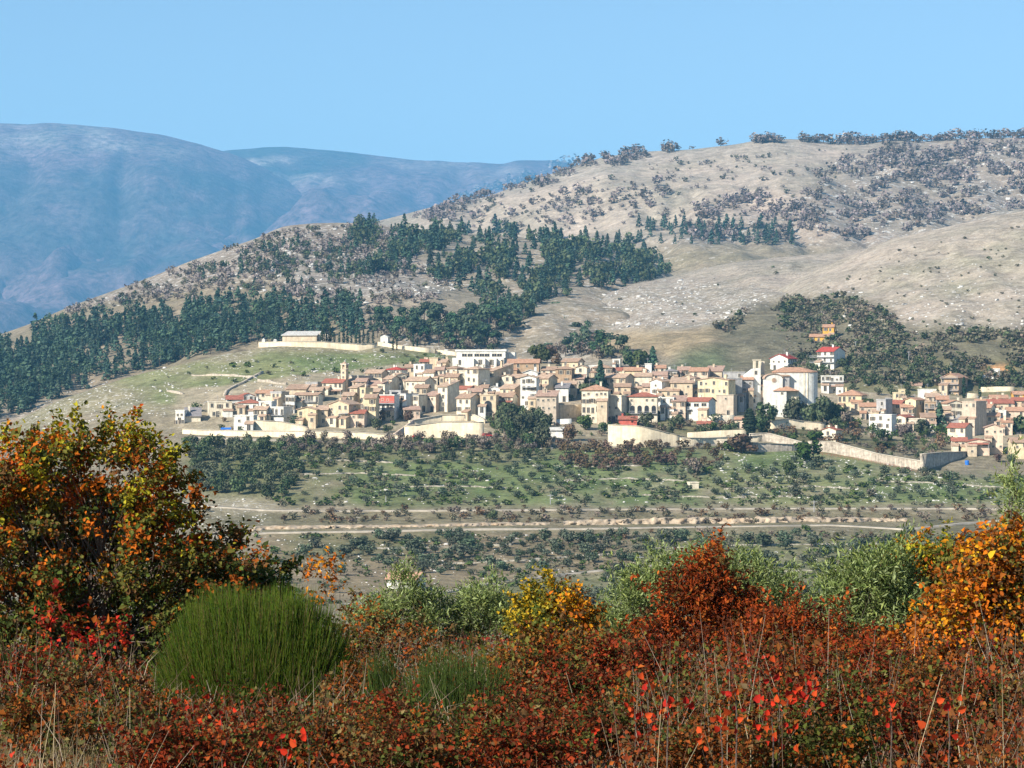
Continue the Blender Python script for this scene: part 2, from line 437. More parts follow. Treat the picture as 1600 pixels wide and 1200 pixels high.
def zfg(X, Y):
    Y = np.asarray(Y, float)
    return np.interp(Y, [-30,0,8,14,20,28,36,46,62], [-1.9,-2.0,-2.25,-2.55,-3.0,-3.75,-5.0,-8.0,-16.5]) + 0.10*fbm(np.asarray(X)/2.5, Y/2.5, 3, 5)

SHEETS = [L1, L2, L7, L3, L4, L5, L6]
def ground(px, py, only=None):
    px = np.atleast_1d(np.asarray(px, float)); py = np.atleast_1d(np.asarray(py, float))
    out = np.full((len(px),3), np.nan); src = np.full(len(px), -1)
    for i, s in enumerate(SHEETS if only is None else only):
        need = np.isnan(out[:,0])
        if not need.any(): break
        h = s.hit(px[need], py[need])
        idx = np.where(need)[0]; good = ~np.isnan(h[:,0])
        out[idx[good]] = h[good]; src[idx[good]] = i
    return out, src

# -- ground cover
def cover(s, base, rock, seed, patches, var=0.12):
    """patches: (polygon in pixels, colour, strength, edge wobble px, rockiness or None)"""
    U, P = s.U, s.P
    c = np.ones(s.X.shape+(4,)); c[...,:3] = base; c[...,3] = rock
    for i, (poly, colr, st, wob, rk) in enumerate(patches):
        w1 = 2.4*wob*fbm(U/60.0, P/22.0, 4, seed+3*i); w2 = 1.0*wob*fbm(U/60.0+31, P/22.0+7, 4, seed+3*i+1)
        m = inpoly(U+w1, P+w2, poly).astype(float)
        nb = 6 if wob > 5 else 2
        for _ in range(nb):
            m[1:-1] = 0.25*m[:-2]+0.5*m[1:-1]+0.25*m[2:]; m[:,1:-1] = 0.25*m[:,:-2]+0.5*m[:,1:-1]+0.25*m[:,2:]
        if st < 1: m = m*np.clip(st+0.9*fbm(U/38.0, P/12.0, 4, seed+5*i+2), 0, 1)
        m = m[...,None]
        c[...,:3] = c[...,:3]*(1-m)+np.array(colr)*m
        if rk is not None: c[...,3] = c[...,3]*(1-m[...,0])+rk*m[...,0]
    n = fbm(U/30.0, P/9.0, 4, seed+77)
    c[...,:3] *= (1+var*n)[...,None]
    return c
GREEN = (0.135,0.175,0.07); GREEN2 = (0.18,0.195,0.09); TAN = (0.235,0.20,0.14); SOIL = (0.20,0.155,0.11); SCRUBC = (0.13,0.12,0.075); PALE = (0.34,0.295,0.215)
c1 = cover(L1, TAN, 0.42, 200, [
    ([(-700,600),(180,585),(330,560),(400,540),(720,545),(720,600),(420,612),(320,650),(150,640),(-700,900)], (0.225,0.20,0.125), 1, 10, 0.62),
    ([(190,592),(330,565),(430,552),(700,556),(700,600),(420,612),(320,640),(240,628)], GREEN2, 0.85, 14, 0.45),
    ([(440,556),(700,552),(690,580),(480,585)], GREEN, 0.7, 10, 0.5),
    ([(290,690),(860,690),(860,790),(430,792),(290,775)], (0.15,0.155,0.075), 0.9, 14, 0.35),
    ([(560,725),(860,720),(860,790),(540,790)], GREEN, 0.65, 14, 0.3),
    ([(850,700),(1080,705),(1110,790),(860,790)], GREEN, 0.8, 16, 0.3),
    ([(1100,700),(1300,705),(1460,740),(1700,745),(1700,790),(1110,788)], GREEN2, 0.85, 16, 0.42),
    ([(1120,702),(1260,702),(1300,735),(1150,735)], GREEN, 0.8, 8, 0.5),
    ([(1300,745),(1700,750),(1700,785),(1300,785)], GREEN, 0.55, 14, 0.3),
    ([(230,770),(440,780),(440,830),(250,840)], PALE, 0.8, 8, 0.6),
    ([(280,800),(1600,800),(1600,832),(280,836)], (0.165,0.145,0.09), .9, 4, 0.45),
    ([(400,834),(1000,832),(1000,900),(640,930),(400,960)], (0.21,0.17,0.11), 1, 8, 0.42),
    ([(430,836),(720,834),(600,872),(450,872)], (0.13,0.13,0.065), 0.8, 10, 0.3),
    ([(1000,832),(1700,832),(1700,1000),(760,1000),(760,918),(1000,888)], (0.16,0.16,0.085), 0.9, 10, 0.42),
    ([(560,935),(900,905),(900,1010),(560,1010)], (0.14,0.135,0.07), 0.7, 8, 0.4),
    ([(275,610),(700,560),(1200,580),(1700,612),(1700,700),(1440,690),(1200,680),(640,682),(275,672)], (0.33,0.28,0.20), 1, 4, 0.4),
    ([(1000,655),(1180,655),(1440,690),(1500,700),(1300,712),(1180,690),(1000,680)], (0.15,0.14,0.075), 0.7, 6, 0.3),
])
o1 = L1.build(mat_terrain("hillside_ground", 0.22, 0.035, bump=0.6, bdist=1.2, rockscale=0.5), c1)
P2 = [
    ([(840,460),(1250,395),(1400,372),(2300,240),(2300,520),(1300,520),(1150,480),(1000,510),(840,520)], (0.35,0.30,0.245), 1, 8, 0.52),
    ([(860,470),(1050,435),(1230,455),(1150,505),(980,515),(880,520)], (0.31,0.265,0.215), 1, 14, 0.66),
    ([(940,520),(1130,512),(1190,535),(1100,560),(930,560)], (0.32,0.25,0.16), 1, 6, 0.25),
    ([(1080,545),(1200,525),(1300,560),(1250,600),(1000,600)], (0.125,0.145,0.08), 1, 6, 0.3),
    ([(1120,505),(1200,470),(1330,462),(1400,500),(1600,520),(2300,520),(2300,700),(1180,700)], (0.175,0.155,0.105), 1, 10, 0.42),
    ([(1250,560),(1700,560),(1700,640),(1250,640)], (0.17,0.16,0.085), 0.8, 10, 0.4),
    ([(1380,420),(1600,360),(1600,450),(1400,460)], (0.31,0.28,0.205), 0.4, 20, 0.5),
    ([(1540,570),(1580,570),(1590,592),(1545,590)], (0.48,0.25,0.11), 1, 5, 0.5),
]
o2 = L2.build(mat_terrain("grassy_hill_ground", 0.12, 0.018, bump=0.8, bdist=2.5, rockscale=0.28), cover(L2, (0.33,0.285,0.235), 0.54, 300, P2))
o7 = L7.build(mat_terrain("rocky_hill_ground", 0.12, 0.018, bump=0.9, bdist=3.0, rockscale=0.25), cover(L7, (0.30,0.265,0.22), 0.58, 330, P2))
c3 = cover(L3, (0.30,0.25,0.185), 0.6, 400, [
    ([(-700,520),(350,440),(600,450),(600,560),(-700,720)], (0.25,0.205,0.14), 1, 12, 0.4),
    ([(560,480),(640,445),(720,455),(790,490),(700,510),(580,520)], (0.30,0.25,0.185), 1, 6, 0.4),
    ([(100,482),(440,352),(560,346),(640,352),(560,400),(300,450)], (0.27,0.22,0.175), 1, 10, 0.66),
    ([(440,400),(640,400),(700,450),(560,480),(430,450)], (0.29,0.25,0.21), 1, 16, 0.62),
])
o3 = L3.build(mat_terrain("wooded_hill_ground", 0.10, 0.014, bump=0.8, bdist=3.0, rockscale=0.2), c3)
c4 = cover(L4, (0.34,0.295,0.245), 0.5, 500, [
    ([(1060,330),(1300,260),(1400,216),(2400,205),(2400,420),(1000,420)], (0.30,0.245,0.195), 0.9, 16, 0.66),
    ([(640,340),(1100,240),(1330,222),(1340,260),(1200,330),(1000,380),(700,370)], (0.39,0.325,0.26), 0.9, 12, 0.4),
    ([(980,380),(1350,385),(1350,420),(1000,430)], (0.27,0.225,0.155), 1, 8, 0.5),
])
o4 = L4.build(mat_terrain("dry_mountain_ground", 0.07, 0.009, bump=0.8, bdist=4.0, rockscale=0.12), c4)
c5 = cover(L5, (0.14,0.092,0.10), 0.25, 600, [
    ([(-1100,190),(60,190),(200,205),(330,238),(180,240),(60,232),(-1100,260)], (0.27,0.235,0.21), 0.55, 14, 0.45),
    ([(-200,260),(420,262),(640,335),(400,420),(-200,420)], (0.04,0.05,0.05), 0.6, 30, 0.05),
    ([(-200,300),(200,260),(300,330),(0,420)], (0.07,0.06,0.06), 0.6, 30, 0.1),
], 0.35)
o5 = L5.build(mat_terrain("far_mountain_ground", 0.022, 0.0030, con=2.2, grain=2.6, bump=0.9, bdist=14.0, rockscale=0.007), c5)
c6 = cover(L6, (0.13,0.088,0.098), 0.25, 700, [
    ([(300,230),(560,228),(580,262),(300,300)], (0.04,0.055,0.045), 0.9, 10, 0.0),
    ([(370,255),(450,242),(455,250),(370,262)], (0.4,0.34,0.3), 1, 3, 0.5),
    ([(390,285),(520,270),(560,285),(420,295)], (0.3,0.26,0.23), 0.7, 10, 0.5),
    ([(600,246),(700,256),(830,262),(830,280),(720,276),(600,258)], (0.34,0.29,0.26), 0.6, 8, 0.5),
], 0.35)
o6 = L6.build(mat_terrain("distant_ridge_ground", 0.020, 0.003, con=2.2, grain=2.6, bump=0.9, bdist=16.0, rockscale=0.01), c6)

# near ground where the photographer stands, and the plain under everything
xs = np.linspace(-1, 1, 90); ys = np.concatenate([np.linspace(-12, 30, 85), np.linspace(31, 62, 30)])
Yg, Sg = np.meshgrid(ys, xs, indexing='ij'); Xg = Sg*(8+np.maximum(Yg,0)*0.55)
Zg = zfg(Xg, Yg)
v = np.stack([Xg,Yg,Zg],-1).reshape(-1,3); nu = len(xs)
a = (np.arange(len(ys)-1)[:,None]*nu+np.arange(nu-1)[None,:]).ravel()
cg = np.ones((len(v),4)); cg[:,:3] = (0.085,0.06,0.04); cg[:,3] = 0.1
og = link_mesh("near_ground", np_mesh("near_ground", v, np.stack([a,a+1,a+nu+1,a+nu],1), mat_terrain("near_soil", 6.0, 0.8, bump=0.8, bdist=0.05), cg, smooth=True))
og["kind"] = "structure"
pv = np.array([(-9800,-250,-75),(9800,-250,-75),(9800,20200,-75),(-9800,20200,-75)], float)
op = link_mesh("valley_ground", np_mesh("valley_ground", pv, np.array([[0,1,2,3]]), mat_terrain("valley_soil", 0.05, 0.01), np.tile([0.14,0.13,0.08,0.3],(4,1))))
op["kind"] = "structure"

# ------------------------------------------------------------------ the air
hz = MB(); hz.box(-10000, 10000, -400, 20500, -76, 1980)
m_h = bpy.data.materials.new("air"); m_h.use_nodes = True
nt = m_h.node_tree; nt.nodes.remove(nt.nodes["Principled BSDF"])
pvn = nt.nodes.new("ShaderNodeVolumePrincipled")
pvn.inputs["Color"].default_value = (0.21, 0.59, 1.0, 1)
pvn.inputs["Density"].default_value = 0.000064
pvn.inputs["Anisotropy"].default_value = 0.0
nt.links.new(pvn.outputs[0], nt.nodes["Material Output"].inputs["Volume"])
ho = hz.build("haze", m_h); ho["kind"] = "stuff"; ho["label"] = "pale blue haze in the air"
# ------------------------------------------------------------------ walls, roads, cuts
def line_pts(pts, step=4.0):
    """pixel polyline on the ground -> world points every few pixels"""
    d = [0]
    for p, q in zip(pts[:-1], pts[1:]): d.append(d[-1]+math.hypot(q[0]-p[0], q[1]-p[1]))
    n = max(2, int(d[-1]/step)+1); t = np.linspace(0, d[-1], n)
    px = np.interp(t, d, [p[0] for p in pts]); py = np.interp(t, d, [p[1] for p in pts])
    w, _ = ground(px, py)
    return w, px, py, t/d[-1]

def road(name, label_kind, pts, width, mat, lift=0.25):
    w, px, py, t = line_pts(pts, 6.0)
    for _ in range(3): w[1:-1] = 0.25*w[:-2]+0.5*w[1:-1]+0.25*w[2:]
    d = np.gradient(w[:,:2], axis=0); d /= np.linalg.norm(d, axis=1)[:,None]
    nrm = np.stack([-d[:,1], d[:,0]], 1)
    hw = width/2*(1+0.2*fbm(t*40, t*0, 3, 5))
    L = w.copy(); R = w.copy(); L[:,:2] += nrm*hw[:,None]; R[:,:2] -= nrm*hw[:,None]
    zz = w[:,2]+lift; L[:,2] = zz; R[:,2] = zz
    L2_ = L.copy(); R2 = R.copy(); L2_[:,2] -= 2.0; R2[:,2] -= 2.0
    n = len(w); v = np.concatenate([L, R, L2_, R2])
    i = np.arange(n-1)
    f = np.concatenate([np.stack([i+n,i+n+1,i+1,i],1), np.stack([i+3*n,i+3*n+1,i+n+1,i+n],1), np.stack([i,i+1,i+1+2*n,i+2*n],1)])
    o = link_mesh(name, np_mesh(name, v, f, mat)); o["kind"] = "structure"
    return o

def wall(name, label, pts, tops, thick, mat, cat="wall", step=8.0, rough=0.0, cap=None, group=None):
    """pts: foot line in pixels; tops: wall height in pixels at each foot point"""
    w, px, py, t = line_pts(pts, step)
    d = [0]
    for p, q in zip(pts[:-1], pts[1:]): d.append(d[-1]+math.hypot(q[0]-p[0], q[1]-p[1]))
    h = np.interp(t*d[-1], d, tops)*K*w[:,1]
    if rough: h = h*(1+rough*fbm(t*60, t*0+3, 3, 9)); w[:,:2] += rough*1.5*np.stack([fbm(t*50,t,3,4),fbm(t*50,t,3,8)],1)
    g = np.gradient(w[:,:2], axis=0); g /= np.maximum(np.linalg.norm(g, axis=1)[:,None], 1e-6)
    nr = np.stack([-g[:,1], g[:,0]], 1)                 # to the back
    F0 = np.c_[w[:,:2], w[:,2]-2.5]; F1 = np.c_[w[:,:2], w[:,2]+h]
    B1 = np.c_[w[:,:2]+nr*thick, w[:,2]+h]; B0 = np.c_[w[:,:2]+nr*thick, w[:,2]-2.5]
    n = len(w); v = np.concatenate([F0, F1, B1, B0]); i = np.arange(n-1)
    f = np.concatenate([np.stack([i+a*n, i+1+a*n, i+1+b*n, i+b*n], 1) for a, b in ((0,1),(1,2),(2,3))])
    ends = np.array([[0,n,2*n,3*n],[n-1,4*n-1,3*n-1,2*n-1]])
    c = w.mean(0); root = empty(name, tuple(c))
    o = link_mesh("masonry", np_mesh("masonry", v-c, np.concatenate([f, ends]), mat), root)
    if cap:
        hz_ = h+0.22
        C0 = np.c_[w[:,:2]-nr*0.15, w[:,2]+h+0.01]; C1 = np.c_[w[:,:2]-nr*0.15, w[:,2]+hz_]; C2 = np.c_[w[:,:2]+nr*(thick+0.15), w[:,2]+hz_]; C3 = np.c_[w[:,:2]+nr*(thick+0.15), w[:,2]+h+0.01]
        v = np.concatenate([C0,C1,C2,C3])
        f = np.concatenate([np.stack([i+a*n, i+1+a*n, i+1+b*n, i+b*n], 1) for a, b in ((0,1),(1,2),(2,3),(3,0))])
        link_mesh("coping", np_mesh("coping", v-c, np.concatenate([f, ends]), cap), root)
    tag(root, label, cat, group)
    return root

road("upper_road", "", [(200,762),(300,790),(420,798),(520,799),(860,797),(1200,795),(1500,795),(1900,800)], 2.4, M_ROAD, 0.3)
road("lower_road", "", [(280,842),(420,833),(560,831),(760,827),(900,827),(1100,824),(1300,821),(1420,828),(1500,819),(1600,811),(1800,806)], 2.6, M_ROAD, 0.3)
road("dirt_track", "", [(540,946),(640,934),(700,925),(760,913),(880,898),(1000,886),(1120,878)], 3.2, M_ROAD, 0.2)
0 and road("lane", "", [(250,772),(320,778),(390,784),(420,797)], 4.0, M_ROAD, 0.3)
road("village_street", "", [(300,683),(420,687),(560,690),(640,692),(760,684)], 6.0, M_ROAD, 0.2)
road("promenade", "", [(955,697),(1060,697),(1180,692),(1300,706),(1440,734)], 4.0, M_ROAD, 0.2)

# rock faces cut above the lower road
def cutface(label, pts, tops):
    w, px, py, t = line_pts(pts, 3.0)
    d = [0]
    for p, q in zip(pts[:-1], pts[1:]): d.append(d[-1]+math.hypot(q[0]-p[0], q[1]-p[1]))
    h = np.interp(t*d[-1], d, tops)*K*w[:,1]*(1+0.35*fbm(px/9, px*0, 5, 15))
    nz = 7; V = []
    for j in range(nz):
        q = j/(nz-1)
        off = 2.2*fbm(px/6, px*0+q*2, 4, 33)+q*1.6
        V.append(np.c_[w[:,0]+0.5*fbm(px/5,px*0+q*5,3,2), w[:,1]+off, w[:,2]-0.6+h*q+0.6*fbm(px/6,px*0+q*7,3,6)])
    V.append(np.c_[w[:,0], w[:,1]+5, w[:,2]+h*0.7]); n = len(w); v = np.concatenate(V); i = np.arange(n-1)
    f = np.concatenate([np.stack([i+j*n,i+1+j*n,i+1+(j+1)*n,i+(j+1)*n],1) for j in range(nz)])
    o = link_mesh("rock_face", np_mesh("rock_face", v, f, M_CUT)); tag(o, label, "rock face")
cutface("low pale rocky bank above the lower road, behind the autumn trees", [(330,836),(420,828),(520,826),(640,825),(760,822),(860,821)], [6,7,6,5,6,5])
cutface("cream and orange cut rock face along the lower road", [(880,821),(960,820),(1060,819),(1150,818),(1250,816),(1330,816),(1420,815)], [7,11,12,11,10,9,6])

CR = M_TRIM
wall("retaining_wall", "long low cream wall along the street at the village's left foot", [(285,678),(340,681),(480,684),(560,686),(632,689)], [7,8,10,10,8], 0.8, M_WALLST, cap=CR)
wall("retaining_wall", "tall cream wall in front of the yellow house, left of the shrub", [(396,676),(440,676),(481,677)], [19,17,9], 0.8, M_WALLST, cap=CR)
wall("retaining_wall", "broad smooth cream ramp wall with red railing above it", [(632,684),(690,684),(756,684)], [18,24,24], 1.2, M_WALLST, cap=CR)
wall("retaining_wall", "upper cream parapet wall above the broad ramp wall", [(640,664),(690,658),(740,657),(756,662)], [6,9,9,6], 0.8, M_WALLST, cap=CR)
wall("retaining_wall", "reddish sloping side wall running up left of the ramp wall", [(612,688),(632,676),(648,664)], [7,9,8], 0.6, WM['P'])
wall("retaining_wall", "bright cream bastion wall below the arched villa", [(950,697),(1000,699),(1062,698)], [33,33,17], 1.2, M_WALLST, cap=CR)
wall("retaining_wall", "low cream terrace wall running from the bastion to the steps", [(1062,698),(1100,696),(1190,690)], [14,11,9], 0.8, M_WALLST, cap=CR)
wall("retaining_wall", "upper cream wall with dark top edge below the pink house", [(1076,686),(1120,684),(1166,683)], [10,11,12], 0.8, M_WALLST)
wall("retaining_wall", "grey stone ramp wall below the church trees", [(1172,690),(1200,690),(1256,700)], [12,13,8], 0.8, M_WALLST2, cap=CR)
wall("retaining_wall", "tan stone wall with buttress joints under the church lawn", [(1120,702),(1180,707),(1246,704)], [14,15,9], 0.8, M_WALLST2, cap=CR)
wall("retaining_wall", "long reddish stone wall descending to the shaded bastion", [(1262,703),(1300,708),(1370,722),(1440,735)], [13,18,13,14], 0.8, M_WALLST2, cap=CR)
wall("retaining_wall", "shaded bastion wall turning away below the red-roofed cottage", [(1441,735),(1470,727),(1512,712)], [25,20,6], 0.8, M_WALLST2, cap=CR)
wall("retaining_wall", "curved pale garden wall in front of the church", [(1205,670),(1230,669),(1260,671),(1290,672)], [12,14,12,10], 0.6, M_WALLST, cap=CR)
wall("retaining_wall", "crenellated white parapet below the big yellow house", [(1106,663),(1148,661)], [13,13], 0.6, WM['C'])
wall("garden_wall", "tumbled garden wall beside the broad palazzo", [(868,655),(908,652)], [22,20], 0.6, WM['O'])
wall("garden_wall", "low white wall by the gardens under the palazzo", [(852,664),(893,662)], [8,8], 0.6, WM['W'])
wall("garden_wall", "cream terrace wall on the slope by the two cypresses", [(1531,613),(1560,612),(1585,611)], [8,8,7], 0.6, M_WALLST)
wall("garden_wall", "lower cream terrace wall between the two cypresses", [(1509,622),(1528,622)], [8,7], 0.6, M_WALLST)
wall("garden_wall", "white roadside wall climbing beside the orange-roofed house", [(1519,588),(1540,590),(1560,594)], [4,4,3], 0.5, WM['W'])
wall("cemetery_wall", "pale cemetery wall on the bare hilltop", [(404,543),(440,541),(500,543),(560,548),(588,543)], [8,7,9,10,6], 0.8, M_WALLST, cap=CR)
wall("lane_wall", "pale lane wall running from the cemetery to the school", [(590,540),(620,545),(660,550),(712,556)], [6,6,7,6], 0.8, M_WALLST)
wall("dry_stone_wall", "dry stone wall crossing the green hill meadow", [(297,588),(330,587),(365,588),(398,591)], [3,3,3,3], 1.0, M_WALLST2, rough=0.7)
wall("dry_stone_wall", "dry stone wall climbing the meadow above the first houses", [(350,619),(362,608),(378,600),(392,592),(412,584)], [3,3,3,3,3], 1.0, M_WALLST2, rough=0.7)
wall("dry_stone_wall", "short dry stone wall at the bare end of the meadow", [(258,612),(272,614),(284,617)], [3,3,2], 1.0, M_WALLST2, rough=0.7)
wall("dry_stone_wall", "pale stone wall behind the first village roofs", [(400,596),(420,598),(446,602)], [4,4,3], 1.0, M_WALLST2, rough=0.7)

M_DRY = mat_plain('dry_stone', (.33,.30,.24), 1.2, .5, .95, (.2,.18,.12), bump=.6)
TL = [([(470,742),(560,740),(650,744)],"broken terrace wall on the green slope below the ramp wall"),([(600,762),(720,760),(800,764)],"long broken terrace wall above the upper road, near the thicket"),([(880,752),(980,748),(1070,752)],"terrace wall crossing the meadow left of the concrete hut"),([(1130,765),(1260,760),(1330,764)],"terrace wall crossing the rocky meadow right of the concrete hut"),([(1360,752),(1480,756),(1580,764)],"terrace wall below the blue tank"),([(1000,774),(1120,778),(1240,776)],"low terrace wall just above the upper road"),([(560,858),(680,856),(800,852)],"terrace wall among the olives under the lower road"),([(700,882),(820,876),(960,866)],"second terrace wall among the olives, lower down"),([(1010,858),(1180,852),(1400,850)],"terrace wall at the top of the olive grove"),([(1000,905),(1150,895),(1350,890)],"terrace wall lower in the olive grove"),([(440,722),(540,720),(620,724)],"terrace wall just under the hedgerow"),([(830,728),(940,730),(1010,728)],"terrace wall under the brown thicket")]
for pts, lab in TL: wall("terrace_wall", lab, pts, [2.0,1.5,2.1], .9, M_DRY, rough=.9, step=4.0)
def railing(label, pts, mat, h=1.0):
    w, px, py, t = line_pts(pts, 7.0); c0 = w.mean(0); root = empty("railing", tuple(c0)); w = w-c0
    b = MB(); b.tube([tuple(p+np.array([0,0,h])) for p in w], [.06]*len(w), 4); b.build("rail", mat, root)
    b = MB(); b.tube([tuple(p+np.array([0,0,h*.5])) for p in w], [.04]*len(w), 4); b.build("rail", mat, root)
    for p in w:
        q = MB(); q.tube([tuple(p-np.array([0,0,.3])), tuple(p+np.array([0,0,h]))], [.05,.05], 4); q.build("post", mat, root)
    tag(root, label, "railing")
M_RAIL = mat_plain("red_brown_railing", (.32,.12,.09), 2, .2, .7)
railing("reddish railing along the street above the long low wall", [(300,676),(420,680),(560,683),(628,686)], M_RAIL)
railing("reddish railing along the foot of the descending stone wall", [(1264,709),(1330,718),(1400,731),(1438,740)], M_RAIL)
railing("reddish railing on the upper terrace above the ramp wall", [(642,661),(690,655),(752,657)], M_RAIL)
# ------------------------------------------------------------------ houses
def win_mesh(kind):
    b = MB()
    w, h = dict(win=(0.95,1.45), small=(0.75,0.8), tall=(1.0,2.1), door=(1.15,2.3), shut=(1.0,1.5), wide=(2.0,1.2), garage=(2.4,2.5))[kind]
    t = 0.14
    b.box(-w/2-t,-w/2,-0.10,0.02,-t,h+t); b.box(w/2,w/2+t,-0.10,0.02,-t,h+t)
    b.box(-w/2,w/2,-0.10,0.02,h,h+t)
    if kind not in ('door','garage'): b.box(-w/2,w/2,-0.16,0.02,-t,0)
    b.box(-w/2,w/2,-0.02,0.015,0,h,1)
    b.box(-0.04,0.04,-0.05,-0.02,0,h,0)
    if kind == 'shut':
        b.box(-w/2-t-0.48,-w/2-t,-0.12,-0.05,0,h,2); b.box(w/2+t,w/2+t+0.48,-0.12,-0.05,0,h,2)
    me = bpy.data.meshes.new("window_"+kind); me.from_pydata(b.v, [], b.f)
    for m in (M_TRIM, M_GLASS, M_SHUT): me.materials.append(m)
    me.polygons.foreach_set("material_index", np.array(b.m, dtype=np.int32)); me.update()
    return me
WIN = {k: win_mesh(k) for k in ('win','small','tall','door','shut','wide','garage')}
hr = random.Random(11)
def put_win(root, kind, x, y, z, rz=0.0, name=None):
    o = link_mesh(name or ('door' if kind in ('door','garage') else 'window'), WIN[kind], root)
    o.location = (x, y, z); o.rotation_euler = (0,0,rz)
    return o

def roof_mesh(b, W, D, H, kind, pitch, ov=0.45, th=0.22):
    """b: mesh builder of the roof; returns height of ridge over eaves and gable outline"""
    tp = math.tan(math.radians(pitch))
    if kind == 'g':                              # ridge along the front
        r = D/2*tp; e = -ov*tp
        b.prism_x([(-ov,H+e),(D/2,H+r),(D+ov,H+e),(D+ov,H+e+th),(D/2,H+r+th),(-ov,H+e+th)], -W/2-ov*0.7, W/2+ov*0.7)
        return r
    if kind == 'e':                              # gable end to the front
        r = W/2*tp; e = -ov*tp
        b.prism_y([(-W/2-ov,H+e),(0,H+r),(W/2+ov,H+e),(W/2+ov,H+e+th),(0,H+r+th),(-W/2-ov,H+e+th)], -ov*0.7, D+ov*0.7)
        return r
    if kind == 's':                              # one slope, high at the back
        r = D*tp*0.7
        b.prism_x([(-ov,H-ov*tp*0.7),(D+ov,H+r+ov*tp*0.7),(D+ov,H+r+ov*tp*0.7+th),(-ov,H-ov*tp*0.7+th)], -W/2-ov*0.7, W/2+ov*0.7)
        return r
    if kind == 'h':
        r = min(W,D)/2*tp; x0,x1,y0,y1 = -W/2-ov, W/2+ov, -ov, D+ov
        if W >= D: p, q = (-W/2+D/2, D/2, H+r+th), (W/2-D/2+0.01, D/2, H+r+th)
        else: p, q = (0, W/2, H+r+th), (0, D-W/2, H+r+th)
        z0, z1 = H, H+th
        V = [(x0,y0,z0),(x1,y0,z0),(x1,y1,z0),(x0,y1,z0),(x0,y0,z1),(x1,y0,z1),(x1,y1,z1),(x0,y1,z1),p,q]
        F = [(0,3,2,1),(0,1,5,4),(1,2,6,5),(2,3,7,6),(3,0,4,7)]
        if W >= D: F += [(4,5,9,8),(5,6,9),(6,7,8,9),(7,4,8)]
        else: F += [(4,5,8),(5,6,9,8),(6,7,9),(7,4,8,9)]
        b.add(V, F); return r
    b.box(-W/2-0.15, W/2+0.15, -0.15, D+0.15, H, H+0.35)      # flat
    return 0.35

